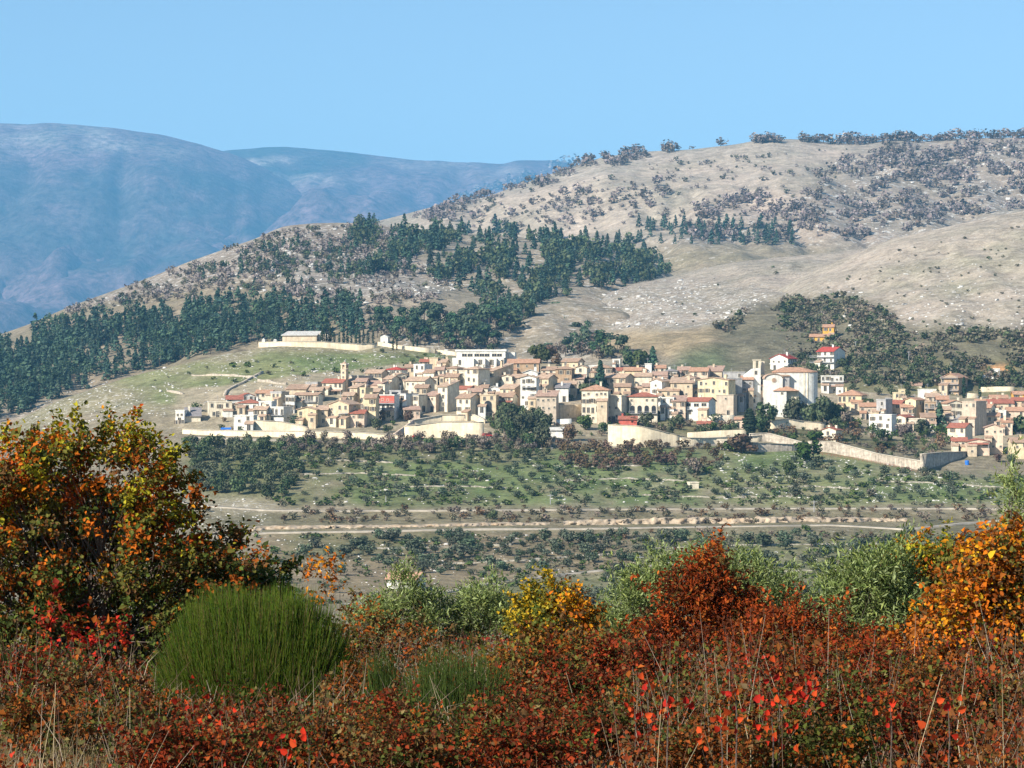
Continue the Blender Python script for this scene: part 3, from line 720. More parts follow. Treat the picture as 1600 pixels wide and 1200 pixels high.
def house(x0, x1, x2, yt, yb, rf, wc, rc, cols, rows, label, yaw=None, D=None, win='win', cat='house', name='house', chim=None, bal=(), sw=(0,0), door=True, pitch=19, extra=None, sheet=None, stone=True, at=None):
    side = x2 is not None and x2 > x1
    th = math.radians(yaw if yaw is not None else (27 if side else hr.uniform(4,12)))
    pxn = x1 if th >= 0 else x0
    P, _ = ground([pxn], [yb], None if sheet is None else [sheet])
    X, Y, Z = P[0]
    if at: Y = at
    s = K*Y; X = (pxn-800)*s; Z = (600-yb)*s
    W = max(2.5, (x1-x0)*s/math.cos(th))
    if D is None: D = min(13, max(4.5, (x2-x1)*s/math.sin(th))) if side else min(10, max(6.5, W*0.95))
    H = (yb-yt)*s
    dx, dy = math.cos(th), -math.sin(th)
    sg = -1 if th >= 0 else 1
    root = empty(name, (X+sg*dx*W/2, Y+sg*dy*W/2, Z), -th)
    b = MB(); F = -4.0
    tp = math.tan(math.radians(pitch))
    if rf == 'g': b.prism_x([(0,F),(D,F),(D,H),(D/2,H+D/2*tp),(0,H)], -W/2, W/2)
    elif rf == 'e': b.prism_y([(-W/2,F),(W/2,F),(W/2,H),(0,H+W/2*tp),(-W/2,H)], 0, D)
    elif rf == 's': b.prism_x([(0,F),(D,F),(D,H+D*tp*0.7),(0,H)], -W/2, W/2)
    else: b.box(-W/2, W/2, 0, D, F, H)
    b.build("wall", WM[wc], root)
    rb = MB(); r = roof_mesh(rb, W, D, H+0.02, rf, pitch, ov=0.55 if rf!='f' else 0.2)
    ro = rb.build("roof", RM[rc] if rf != 'f' else WM['G' if rc=='g' else wc], root)
    nch = chim if chim is not None else (hr.choice((1,1,2)) if (rf != 'f' and hr.random() < 0.7) else 0)
    for c in range(nch):
        cb = MB(); cw = hr.uniform(0.35,0.5); cx = hr.uniform(-W*0.35, W*0.35); cy = D*hr.uniform(0.45,0.75); zt = H+r+hr.uniform(0.7,1.2)
        cb.box(cx-cw,cx+cw,cy-cw*0.8,cy+cw*0.8,H*0.8,zt); cb.box(cx-cw-.1,cx+cw+.1,cy-cw*.8-.1,cy+cw*.8+.1,zt,zt+0.15)
        cb.build("chimney", WM[wc], ro)
    if cat == 'house' and W > 3.5 and hr.random() < 0.62:
        for q in range(hr.choice((1,1,2))):
            aw = W*hr.uniform(.28,.5); ad = hr.uniform(1.8,3.2); ah = H*hr.uniform(.35,.72); sd = hr.choice((-1,1)) if q == 0 else -sd
            ax = sd*(W/2-aw/2)+sd*hr.uniform(-.2,.5); ab = MB(); ab.prism_x([(-ad,F),(-.02,F),(-.02,ah+ad*.3),(-ad,ah)], ax-aw/2, ax+aw/2)
            an = ab.build("annexe", WM[hr.choice((wc,wc,'C','T','O','W'))], root)
            ab = MB(); ab.prism_x([(-ad-.3,ah-.07),(-.03,ah+ad*.3+.01),(-.03,ah+ad*.3+.2),(-ad-.3,ah+.13)], ax-aw/2-.25, ax+aw/2+.25); ab.build("roof", RM[hr.choice((rc if rc in 'tbop' else 't','t','b'))], an)
            if ah > 2.6: 
                o = put_win(an, hr.choice(('small','win','door')), ax, -ad, max(.1, ah-2.5))
    for rr in range(rows):
        z = H-1.95-3.0*rr if H > 3.2 else H-1.6
        if z < -0.3: break
        for c in range(cols):
            if cols*rows > 3 and hr.random() < 0.14: continue
            x = -W/2 + W*(c+0.5+hr.uniform(-0.17,0.17))/cols
            kd = win if not isinstance(win, (list,tuple)) else win[min(rr,len(win)-1)]
            if kd == 'win': kd = hr.choice(('win','win','shut','small'))
            put_win(root, kd, x, 0, z-(0.6 if kd=='tall' else 0)+hr.uniform(-.28,.28))
    for rr in range(sw[1]):
        z = H-2.0-3.0*rr
        for c in range(sw[0]):
            put_win(root, 'win', W/2, D*(c+0.5)/sw[0], z, math.pi/2)
    if door and H > 3.5 and yb < 700: put_win(root, 'door', hr.uniform(-W*0.25, W*0.25), 0, 0.02)
    for (z, xa, xb) in bal:
        bb = MB(); za = H-z
        bb.box(xa*W, xb*W, -1.1, 0, za, za+0.16)
        bb.box(xa*W, xb*W, -1.1, -1.04, za+0.95, za+1.02)
        n = max(3, int((xb-xa)*W/0.35))
        for k in range(n+1):
            xx = xa*W+(xb-xa)*W*k/n; bb.box(xx-0.03, xx+0.03, -1.09, -1.05, za+0.16, za+0.95)
        bb.build("balcony", M_METAL, root)
    if cat == 'house' and hr.random() < .5:
        ab = MB(); x_, y_ = hr.uniform(-W*.3,W*.3), D*.6; zt = H+r+hr.uniform(1.5,2.6)
        ab.tube([(x_,y_,H*.8),(x_,y_,zt)],[.05,.04],4); ab.box(x_-.7,x_+.7,y_-.03,y_+.03,zt-.35,zt-.29); ab.box(x_-.5,x_+.5,y_-.03,y_+.03,zt-.75,zt-.69); ab.build("aerial", M_METAL, root)
    if extra: extra(root, W, D, H)
    return tag(root, label, cat, "houses of the hill village" if cat == 'house' else None)

def awning(xa, xb, z, depth, rc):
    def f(root, W, D, H):
        b = MB(); b.prism_x([(-depth,H-z-0.5),(0,H-z),(0,H-z+0.15),(-depth,H-z-0.35)], xa*W, xb*W); b.build("awning", RM[rc], root)
        for x in (xa*W+0.1, xb*W-0.1):
            p = MB(); p.box(x-0.07, x+0.07, -depth+0.05, -depth+0.2, max(H-z-3.0,-1), H-z-0.42); p.build("post", M_METAL, root)
    return f
def band(xa, xb, z0, z1, wc, nm="upper_storey"):
    def f(root, W, D, H):
        b = MB(); b.box(xa*W, xb*W, -0.06, 0.3, H-z1, H-z0); b.build(nm, WM[wc], root)
    return f
def arches(n, z, w, h):
    def f(root, W, D, H):
        for k in range(n):
            x = -W/2+W*(k+0.5)/n; b = MB()
            pts = [(x-w/2,H-z-h),(x+w/2,H-z-h)]+[(x+w/2*math.cos(t), H-z-w/2+w/2*math.sin(t)) for t in np.linspace(0, math.pi, 7)]
            o = [(x-w/2-.15,H-z-h),(x+w/2+.15,H-z-h)]+[(x+(w/2+.15)*math.cos(t), H-z-w/2+(w/2+.15)*math.sin(t)) for t in np.linspace(0, math.pi, 7)]
            b.prism_y(o, -0.08, 0.02, 0); b.prism_y(pts, -0.11, 0.0, 1)
            b.build("arched_window", [M_TRIM, M_GLASS], root)
    return f
def multi(*fs):
    def f(*a):
        for g in fs: g(*a)
    return f
H_ = house
# --- end of the village by the bare hill
H_(274,288,None,642,662,'f','W','w',2,2,"small white outbuilding at the bare end of the village",yaw=6,D=5,cat='outbuilding',name='outbuilding')
H_(289,313,None,650,660,'s','C','g',0,0,"low shed with grey sloping sheet roof beside the white outbuilding",yaw=-8,D=7,pitch=30,cat='shed',name='shed',door=False)
H_(326,362,None,629,652,'f','C','b',3,2,"boxy cream block with thin dark flat roof, first along the lane",yaw=-10,D=9)
H_(354,379,None,624,640,'g','W','r',2,1,"house with red roof just behind the boxy cream block",yaw=-8,D=8)
H_(379,397,None,618,630,'e','W','r',2,1,"white gable-end cottage with red roof above the boxy cream block",yaw=-14,D=10)
H_(399,424,None,614,626,'g','C','o',3,1,"cottage with long orange roof beside the tan tower-like house",yaw=5)
H_(372,403,None,630,652,'h','W','r',3,1,"white house with wide red hip roof and veranda band",yaw=7,D=9,extra=band(-.5,.5,3.2,3.5,'R','cornice'))
H_(365,396,None,650,676,'f','W','w',2,1,"white terrace base house with flat roof at the street wall",yaw=4,D=8)
H_(404,424,None,628,660,'f','W','w',2,2,"plain white flat-roofed house with pale render, left of the balconied one",yaw=8,D=8)
H_(422,439,446,613,640,'f','O','g',2,1,"tan tower-like house with dark parapet roof",D=6,extra=band(-.56,.56,-.3,.5,'G','parapet'))
H_(414,443,454,637,664,'f','W','w',4,1,"white flat-roofed house with three dark windows and long balcony",win='tall',bal=[(3.0,-.5,.5)],extra=band(-.53,.53,-.1,.25,'G','eave_slab'))
H_(446,460,None,619,646,'f','W','t',2,2,"narrow white house wedged beside the long arcaded building",win='shut',D=7)
H_(459,497,503,617,645,'g','C','b',9,1,"long cream building with brown roof and row of dark tall windows",win='tall',yaw=20,bal=[(2.9,-.5,.45),(5.9,-.2,.4)])
H_(477,496,None,598,614,'f','G','g',0,0,"bare grey plaster block above the long cream building",D=7,door=False)
H_(446,478,None,608,618,'s','T','b',1,0,"low brown-roofed shed row behind the long cream building",D=7,door=False,cat='shed',name='shed')
H_(503,535,541,598,618,'g','C','r',4,1,"big house with two-tone red roof left of the bell tower",yaw=16,D=9,extra=awning(-.3,.5,2.9,2.0,'p'))
H_(464,494,None,640,668,'e','Y','t',2,1,"bright yellow house with shallow gable above the shrub",yaw=8,pitch=14,D=9)
H_(513,545,556,632,668,'e','O','t',3,3,"tall ochre gabled house with white balconies",yaw=27,D=9,bal=[(3.6,.08,.5),(6.6,.08,.5)],sw=(1,1))
H_(545,560,None,588,612,'f','S','g',1,1,"dark stone house close behind the bell tower",yaw=40,D=9)
H_(546,558,564,606,632,'s','O','t',1,2,"narrow ochre house below the bell tower",D=6)
H_(562,571,577,607,640,'f','Y','t',1,3,"slim yellow tower-house beside the small red canopy",D=6)
H_(569,596,601,583,606,'g','T','t',4,1,"tan stone house with wide pale roof just past the bell tower",yaw=18,D=8)
H_(566,592,600,602,616,'s','P','p',2,0,"house with greyish pink mono-pitch roof below the tan stone house",D=7)
H_(603,625,630,578,598,'h','W','R',3,1,"white house with the brightest scarlet roof, top of the slope",yaw=18,D=8)
H_(620,635,None,586,608,'e','C','t',2,2,"pale gable cottage turned towards the sun below the scarlet roof",yaw=-22,D=8)
H_(600,612,619,592,612,'g','C','t',2,1,"small cream house with brown roof and deep shadow beside it",D=7)
H_(590,601,607,602,622,'f','C','t',1,1,"cream house stub between pink mono-pitch roof and glass terrace",D=6)
H_(608,626,632,611,626,'f','G','g',2,0,"blue-grey house with glazed roof terrace above the red storey",D=6,extra=lambda r,W,D,H: [None for _ in [MB()] if [_.box(-W*.3,W*.3,-.05,.0,H-2.2,H-.4), _.build('glazing', M_GLASS, r)]])
H_(632,649,None,574,590,'g','O','b',2,1,"ochre cottage with brown roof below the dark bush",D=7)
H_(646,663,669,570,596,'f','W','w',2,3,"slim white three-storey house at the top edge of the village",D=7)
H_(656,669,None,565,574,'g','P','r',2,1,"small red-roofed cottage highest on the green slope",D=6)
H_(671,684,None,560,578,'f','O','t',0,0,"blank ochre block beside the covered porch at the top edge",D=7,door=False)
H_(683,697,None,566,580,'g','O','t',1,1,"ochre cottage with dark covered porch under the white school",D=7,extra=awning(-.4,.5,1.2,2.0,'t'))
H_(661,678,684,582,606,'g','C','b',1,2,"cream house with two small windows stacked under a brown roof",D=7,win='small')
H_(679,693,None,578,606,'g','C','p',2,2,"cream house with faded pink roof and four windows",D=7)
H_(633,664,679,595,622,'g','C','t',4,2,"wide yellowish house with scattered windows and broad dark side",yaw=24,D=9,win='small')
H_(664,681,687,618,644,'s','P','p',4,1,"pinkish stone tower house with a row of four small arches",D=6,win='small')
H_(684,699,711,604,644,'s','C','t',1,3,"tall pale house with a huge dark blue side wall, beside the pink tower house",yaw=30,D=9)
H_(587,616,621,618,656,'f','W','w',4,3,"white house with scarlet upper storey and black tall windows",win=('small','tall','tall'),yaw=12,D=8,bal=[(3.2,-.5,.5),(6.2,-.5,.5)],extra=band(-.5,.5,0.1,2.9,'R'))
H_(569,587,None,622,664,'g','Y','b',2,2,"tall pale yellow house left of the scarlet storey",D=8,win='shut')
H_(621,634,645,616,648,'f','W','g',1,3,"greyish white narrow house with long dark flank, right of the scarlet storey",yaw=35,D=8)
H_(645,654,664,618,648,'f','C','g',1,2,"narrow cream house with open dark garage beside it",D=8,extra=lambda r,W,D,H: put_win(r,'garage',W/2,D*.5,1.0,math.pi/2))
H_(631,656,None,640,656,'g','P','p',3,1,"small pink house with low pink roof at the foot of the narrow houses",yaw=-10,D=7)
# --- around the white school
H_(695,714,723,576,594,'h','C','b',2,1,"cream house with brown hip roof below the school, two square windows",D=8)
H_(695,715,718,589,614,'g','O','b',2,2,"ochre house with brown roof and four windows in two rows",yaw=14,D=8)
H_(717,727,None,580,612,'f','C','t',1,3,"slim cream slice between two brown-roofed houses",D=7)
H_(726,747,760,577,620,'h','C','t',2,4,"tallest cream house, four storeys, broad navy shaded side, below the school",yaw=32,D=9)
H_(758,786,None,572,584,'g','P','o',3,1,"pink-orange roofed cottage against the school's right end",D=7)
H_(760,771,791,580,612,'s','O','t',1,2,"narrow ochre house with very long shaded flank beside the tallest house",yaw=40,D=13)
H_(793,842,None,567,592,'g','B','o',4,1,"long brown brick building with orange-red roof right of the school",yaw=4,D=9,chim=1)
H_(777,785,None,594,610,'g','C','b',1,1,"tiny cream porch house under the brick building",D=5)
H_(784,800,None,588,612,'e','C','t',1,1,"small gabled cream house under the brick building",D=7)
H_(799,820,None,590,612,'g','S','t',2,1,"grey stone house with tan roof between the brick building and the balconied white house",D=8)
H_(762,781,None,607,622,'e','W','w',1,1,"low white gabled house in the middle of the roofs",yaw=6,D=9)
H_(781,804,819,607,636,'g','O','t',2,1,"tan house with large triangular dark side above the red awning",yaw=30,D=10)
H_(713,732,740,608,624,'g','C','r',2,1,"cream house with thin red eave over the lower brown-roofed house",D=7,win='small')
H_(713,735,747,622,656,'g','C','b',2,3,"tall cream house with brown roof standing on the ramp wall",yaw=28,D=9)
H_(750,775,None,618,654,'f','O','t',2,1,"ochre house with one big dark arch, right of the ramp wall house",yaw=8,D=8,extra=arches(1,2.0,3.0,4.4))
H_(774,801,806,620,650,'g','C','b',3,1,"cream house with brown roof and red awning over the terrace",yaw=14,D=8,extra=awning(-.45,.5,1.6,2.6,'r'))
H_(813,838,None,590,650,'e','W','t',3,4,"tall white gabled house with upper glazed balcony",yaw=8,D=9,bal=[(4.0,-.4,.4),(7.6,0,.45)],pitch=14)
H_(838,857,868,591,628,'g','O','t',2,3,"ochre house with tan roof and dark side joined to the tall white gable",yaw=28,D=8)
H_(838,869,872,619,664,'s','S','p',4,4,"rough brown stone house with many small windows, at the wood's edge",yaw=8,D=8,win='small')
H_(846,868,None,578,592,'g','C','b',2,1,"cream cottage with wide brown roof above the ochre and white pair",yaw=8,D=8)
H_(868,893,895,577,616,'h','B','b',2,3,"tan brick house with brown hip roof and green-grey shutters",yaw=10,D=9,win='shut')
H_(878,903,911,565,584,'g','O','b',2,1,"ochre house with red-brown roof at the back, below the dark pines",yaw=22,D=8)
H_(900,917,None,574,600,'e','C','t',1,1,"small cream gable house behind the garden trees",yaw=8,D=8)
H_(868,888,None,606,628,'s','W','g',2,0,"low white garage house with pinkish door beside the garden",yaw=8,D=7)
H_(909,950,None,610,662,'h','C','o',6,4,"broad four-storey cream palazzo with red-brown hip roof",yaw=7,D=13,win=('small','shut','tall','win'),pitch=22)
H_(943,971,982,619,660,'f','C','t',2,3,"cream house with navy side wall, joined to the broad palazzo",yaw=28,D=8,win='small')
H_(943,977,992,590,618,'g','T','t',3,2,"tan stone house with sandy roof above the palazzo's right half",yaw=28,D=9)
H_(926,956,None,575,592,'h','S','b',3,1,"dark-roofed stone house among antennas behind the tall garden tree",D=8,chim=2)
H_(912,936,None,572,584,'f','W','w',3,1,"white roof-terrace house with posts behind the garden tree",D=6,win='tall')
H_(955,971,None,579,592,'g','C','r',2,1,"cottage with vivid red roof behind the tan stone house",D=7)
H_(957,969,None,562,576,'f','W','w',1,1,"little white penthouse on the skyline above the vivid red roof",D=6)
H_(975,1002,None,579,598,'g','Y','o',2,1,"yellowish cottage with orange roof beside the white penthouse",D=8)
H_(992,1018,None,588,610,'g','C','t',0,0,"blank cream wall house left of the slim tall tower house",yaw=7,D=8,door=False)
H_(1008,1018,None,569,590,'f','W','w',0,0,"small blank white block on the skyline behind the blank cream wall",D=6,door=False)
H_(993,1010,None,577,590,'e','C','o',1,1,"cream cottage with orange gable next to the skyline white block",D=8)
H_(1017,1034,1049,596,632,'e','W','t',1,3,"slim tall cream tower house with wide navy side",yaw=34,D=9)
H_(987,1008,None,607,622,'h','T','t',2,1,"low tan-roofed house with white chimneys above the arched villa",D=8,chim=3)
H_(983,1027,None,620,660,'h','C','r',4,1,"cream villa with dark red roof and four brown arches over a balcony",yaw=6,D=9,win='small',extra=arches(4,3.4,1.7,3.0),bal=[(6.6,-.5,.5)])
H_(1032,1053,None,622,656,'f','W','w',2,2,"plain bright white house right of the arched villa",yaw=8,D=8)
H_(1048,1082,None,598,634,'s','T','t',2,2,"tan ruined-looking stone house with one tall dark arch",yaw=8,D=8,extra=arches(1,3.2,1.6,3.6))
H_(1062,1086,1093,591,606,'e','C','b',2,1,"small house with pediment-like gable behind the tan ruin",yaw=18,D=9)
H_(1040,1058,None,580,594,'h','W','g',2,1,"white cottage under a grey pyramid roof at the back of the village",D=8)
H_(1059,1078,None,578,592,'g','C','p',2,1,"cream cottage with pinkish roof beside the grey pyramid roof",D=8)
H_(1020,1042,None,586,598,'g','P','p',2,1,"pink cottage with pinkish roof beneath the grey pyramid roof",D=8)
H_(1022,1040,None,575,590,'g','C','o',2,1,"cream cottage with orange roof left of the grey pyramid roof",D=7)
H_(1078,1106,None,580,600,'g','P','o',2,1,"wide orange-roofed house at the back, above the big yellow house",D=9)
H_(1104,1128,None,580,596,'s','T','p',1,0,"sandy mono-pitch roofed house behind the big yellow house",D=9)
H_(1072,1107,1119,627,660,'g','W','r',3,2,"pinkish white house with three-by-two windows and thin red roof",yaw=26,D=8,win=('wide','win'),bal=[(3.4,-.5,-.2)])
H_(1085,1110,None,617,634,'f','O','t',3,1,"ochre top floor peeping over the pinkish white house",D=7)
H_(1050,1071,None,627,658,'s','P','p',2,2,"pale pink house with blue balcony left of the pinkish white one",D=8,bal=[(4.2,-.4,.2)])
H_(1092,1138,1151,594,648,'e','Y','t',5,2,"big bright yellow house with curved-looking gable and deep blue shadow beside it",yaw=24,D=9,pitch=9)
H_(1130,1164,None,582,604,'f','G','g',2,1,"grey concrete house with flat roof behind the yellow house",yaw=6,D=8)
H_(1138,1160,None,592,640,'f','G','g',1,0,"grey blank rendered wall house catching the yellow house's shadow",yaw=-12,D=8)
H_(1159,1177,None,593,640,'g','G','o',2,3,"grey stone house with small orange roof beside the church",yaw=4,D=8)
H_(1176,1193,None,602,640,'g','P','o',2,2,"pink stone house with orange roof touching the church",yaw=6,D=8)
H_(1148,1162,None,586,600,'g','C','t',1,1,"cream cottage behind the grey stone house, before the church tower",D=7)
# --- beyond the church
H_(1205,1231,1258,560,578,'e','W','R',3,1,"white villa with crimson roof and gabled front behind the church",yaw=26,D=13,sw=(4,1),win='small',pitch=24,extra=band(-.55,.55,2.4,2.7,'W','terrace_slab'))
H_(1279,1303,1321,549,577,'g','W','R',3,2,"white hillside house with crimson roof, columns and outside stair",yaw=34,D=12,bal=[(2.8,-.9,.5),(5.4,-.9,.5)],chim=1)
H_(1286,1303,None,511,530,'g','A','o',2,2,"amber yellow upper house highest on the scrub slope",yaw=12,D=8)
H_(1266,1296,None,526,536,'g','A','o',3,1,"amber yellow lower annexe with wide orange roof on the scrub slope",yaw=12,D=8)
H_(1284,1318,None,588,616,'f','W','w',5,1,"white house with diamond balustrade terrace above the dark trees",yaw=6,D=8,bal=[(2.6,-.5,.5)],extra=awning(-.5,.4,4.0,2.2,'p'))
H_(1311,1346,1356,618,644,'h','Y','o',5,1,"yellow villa with broad orange hip roof past the church trees",yaw=20,D=12,pitch=24,win='tall')
H_(1344,1372,None,635,656,'g','S','o',3,1,"grey-brown house with low orange roof below the yellow villa",yaw=8,D=8)
H_(1371,1384,1393,625,660,'f','G','g',1,3,"tall grey rendered house with cream end pillar",yaw=36,D=6)
H_(1384,1393,None,623,650,'f','C','g',0,0,"narrow cream stair tower beside the tall grey house",D=6,door=False)
H_(1392,1408,1416,631,656,'g','O','r',2,2,"ochre house with faded red roof behind the small red-roofed cottage",D=8)
H_(1360,1393,1404,649,680,'f','W','w',3,2,"boxy white house with six square windows and dark side",yaw=24,D=8)
H_(1398,1415,1430,652,672,'e','C','r',1,1,"small cottage with red roof and cream gable front",yaw=30,D=10)
H_(1416,1431,1446,625,660,'e','Y','o',1,2,"orange-yellow gabled house with terracotta side wall",yaw=34,D=9,sw=(1,1))
H_(1397,1414,None,614,636,'f','Y','t',2,1,"little yellow roof-tower house above the ochre house",D=6)
H_(1404,1414,None,609,630,'f','Y','t',1,1,"tiny yellow turret on top of the yellow roof-tower house",D=4,door=False)
H_(1436,1463,None,609,628,'f','W','w',0,0,"long white blank house at the slope's foot",yaw=6,D=6,door=False)
H_(1445,1462,None,629,662,'f','B','b',2,3,"brown house with stacked wooden balconies",D=7,bal=[(2.6,-.5,.5),(5.4,-.5,.5)])
H_(1448,1468,None,620,640,'g','T','t',2,1,"tan-roofed cottage behind the brown balconied house",D=8)
H_(1464,1482,None,624,650,'g','G','o',3,1,"grey house with orange-red roof and blue-grey shutters",yaw=8,D=8)
H_(1473,1498,1521,590,618,'e','B','o',4,3,"large timber-balconied house with white eaves and long orange roof",yaw=30,D=12,pitch=24,bal=[(0.3,-.5,.5),(3.2,-.5,.5),(6.0,-.5,.5)])
H_(1481,1506,None,630,656,'e','C','o',2,2,"cream house with sandy orange gable beside the navy shadow wall",yaw=-6,D=9,win='shut')
H_(1506,1525,1541,628,680,'f','S','o',2,1,"tall stone house with giant navy shaded side wall",yaw=34,D=11)
H_(1531,1548,1558,637,664,'g','C','o',2,2,"cream house with orange roof right of the navy wall",yaw=26,D=8,win='shut')
H_(1525,1560,None,630,646,'g','O','o',3,0,"long sandy-orange roofed house at the back of the cluster",D=9)
H_(1545,1584,None,630,648,'g','T','r',3,1,"house with long bright red-orange roof beside the slope",yaw=6,D=9)
H_(1556,1572,None,642,664,'f','W','w',1,1,"white framed terrace house with dark glass opening",D=6,win='wide')
H_(1574,1600,None,642,664,'g','P','o',2,1,"pink house with orange roof at the picture's edge",D=8)
H_(1566,1582,None,660,680,'s','P','o',2,1,"small pink lean-to house with orange roof under the framed terrace",D=6)
H_(1476,1490,None,652,668,'f','C','g',2,1,"small cream house with grey flat roof above the red-roofed pair",D=6)
H_(1490,1524,None,656,674,'e','G','g',0,0,"wide grey gabled shed above the red-roofed pair",yaw=4,D=8,pitch=14,cat='shed',name='shed',door=False)
H_(1483,1508,1526,668,694,'g','C','r',2,1,"cream cottage with bright red roof, upper of the red-roofed pair",yaw=30,D=9)
H_(1488,1511,None,689,704,'g','C','r',2,1,"cream cottage with bright red roof, lower of the red-roofed pair",yaw=8,D=7)
H_(1512,1546,None,690,712,'e','P','r',2,1,"pinkish house with grey arched gable and dark veranda under the red roofs",yaw=6,D=8,pitch=12,extra=awning(-.45,.45,.6,1.6,'r'))
H_(1540,1567,None,668,710,'e','P','p',3,3,"tall pink stone gable house at the end of the cluster",yaw=10,D=9,win='small')
H_(1581,1625,None,691,718,'g','Y','b',3,1,"yellow bungalow with brown roof at the picture's edge",yaw=4,D=9)
H_(1211,1240,None,676,690,'g','C','p',2,1,"tiny cream cottage by the church garden wall",D=6) if False else None
H_(1286,1306,1320,672,690,'e','C','r',1,1,"little cream hut with red roof below the church's big trees",yaw=30,D=6,cat='hut',name='hut')
H_(967,995,None,655,668,'g','R','r',3,0,"dark red timber pavilion on the bastion",yaw=4,D=6,cat='pavilion',name='pavilion')
H_(1090,1112,None,662,672,'g','P','r',2,0,"reddish garden shed under the pinkish white house",yaw=4,D=5,cat='shed',name='shed',door=False)
H_(1148,1162,None,655,670,'g','P','o',1,0,"small pink kiosk with orange roof by the dark cypress",yaw=6,D=4,cat='kiosk',name='kiosk')
H_(852,880,None,672,684,'g','W','w',2,0,"small white greenhouse shed in the gardens below the palazzo",yaw=6,D=5,cat='shed',name='shed')
H_(604,652,660,905,922,'g','W','o',3,1,"white farmhouse with orange roof standing alone by the dirt track",yaw=14,D=7,cat='farmhouse',name='farmhouse')
H_(1078,1092,None,755,764,'f','C','w',1,0,"small concrete hut alone in the green meadow",yaw=-10,D=3.5,cat='hut',name='hut',door=False)
H_(1547,1562,None,577,586,'f','W','w',1,0,"white container shed in the orange earth cutting",yaw=14,D=4,cat='container',name='container',door=False)
H_(1584,1612,None,616,630,'g','A','o',2,1,"orange house partly cut by the picture's edge on the slope",D=7)
H_(1418,1440,None,602,606,'g','C','p',1,0,"pale low roof at the slope's foot behind the long white house",D=7,door=False,cat='shed',name='shed')
# fillers seen as roofs between the others
H_(742,762,None,606,622,'g','C','b',2,1,"cream cottage with brown roof wedged behind the arch house",D=7)
H_(817,840,None,582,600,'e','W','w',2,1,"white double-gabled house behind the tall white gable",D=8)
H_(1004,1032,None,604,626,'g','P','p',2,1,"pink cottage with pinkish roof left of the slim tower house's foot",D=7)
H_(890,912,None,592,616,'s','S','p',2,1,"brownish stone house behind the garden's bare trees",D=7)
H_(1120,1146,None,618,650,'f','S','t',1,1,"low stone annexe in the yellow house's shadow",yaw=20,D=6)
H_(555,572,None,596,616,'g','P','p',2,1,"small pinkish cottage at the bell tower's foot",D=7)
H_(1440,1462,None,652,672,'s','P','b',2,1,"low pinkish lean-to with brown roof beneath the stacked balconies",D=6)
H_(1420,1446,None,655,674,'f','C','t',2,1,"cream terrace house under the orange-yellow gable",D=6)

H_(483,503,None,610,628,'g','T','t',2,1,"tan cottage squeezed behind the long cream building's end",D=7)
H_(575,592,None,612,634,'g','O','t',2,1,"ochre cottage just behind the tall pale yellow house",D=7)
H_(648,668,None,606,628,'g','T','b',2,1,"tan cottage with brown roof behind the pink tower house",D=7)
H_(730,752,None,612,632,'g','P','p',2,1,"pinkish cottage at the tallest house's foot",D=7)
H_(820,842,None,604,640,'g','T','t',2,2,"tan house tucked between red awning house and stone house",D=7)
H_(880,900,None,600,622,'g','T','t',2,1,"tan cottage just under the tan brick house",D=7)
H_(960,985,None,604,626,'g','O','b',2,1,"ochre cottage over the house joined to the palazzo",D=7)
H_(1028,1050,None,610,634,'g','O','t',2,1,"ochre cottage at the slim tower house's foot",D=7)
H_(1066,1092,None,606,632,'g','P','t',2,1,"pinkish cottage right of the tan ruin's arch",D=7)
H_(1120,1142,None,604,630,'g','T','p',2,1,"tan cottage half hidden behind the big yellow house",D=7)
H_(1330,1352,None,628,646,'g','C','o',2,1,"cream cottage with orange roof behind the grey-brown house",D=7)
H_(1408,1426,None,636,660,'g','P','o',2,1,"pink cottage with orange roof behind the small red-roofed cottage",D=7)
H_(1462,1486,None,640,664,'g','O','t',2,1,"ochre cottage behind the brown balconied house's tree",D=7)
H_(1540,1562,None,650,676,'g','T','o',2,1,"tan cottage with orange roof behind the tall pink gable house",D=7)
H_(1548,1575,None,622,640,'g','C','o',2,1,"cream cottage with orange roof under the cream terrace wall",D=7)
H_(1582,1606,None,626,646,'g','O','r',2,1,"ochre cottage with red roof above the pink house at the edge",D=7)
H_(600,622,None,626,650,'g','T','b',2,1,"tan cottage behind the white house with scarlet storey",D=7)
H_(535,552,None,618,640,'g','T','t',2,1,"tan cottage between the bell tower and the tall ochre gable",D=7)
H_(396,416,None,640,664,'g','C','t',2,1,"cream cottage with tan roof below the plain white flat-roofed house",D=7)
H_(486,512,None,640,666,'g','O','t',2,2,"ochre house with tan roof between the yellow house and tall ochre gable",D=8)
H_(546,569,None,646,668,'g','P','r',2,1,"pinkish cottage with red roof beside the tall ochre gable's shaded wall",D=7)
# --- bell tower over the old houses
def world_px(px, py):
    P, _ = ground([px],[py]); return P[0], K*P[0][1]
P, s = world_px(543, 614); s = K*P[1]
tw = empty("bell_tower", ((538.5-800)*s, P[1], P[2]), math.radians(-24)); hw = 4.4*s; Ht = (614-568)*s
b = MB(); b.box(-hw,hw,-hw,hw,-4,Ht*0.80); b.build("shaft", WM['O'], tw)
for sx in (-1,1):
    for sy in (-1,1):
        p = MB(); p.box(min(sx*hw,sx*hw*.45),max(sx*hw,sx*hw*.45),min(sy*hw,sy*hw*.45),max(sy*hw,sy*hw*.45),Ht*0.80,Ht*0.95); p.build("pier", WM['O'], tw)
b = MB(); b.box(-hw*1.12,hw*1.12,-hw*1.12,hw*1.12,Ht*0.79,Ht*0.81); b.build("string_course", M_TRIM, tw)
b = MB(); b.box(-hw*1.15,hw*1.15,-hw*1.15,hw*1.15,Ht*0.95,Ht*0.985); b.build("cornice", M_TRIM, tw)
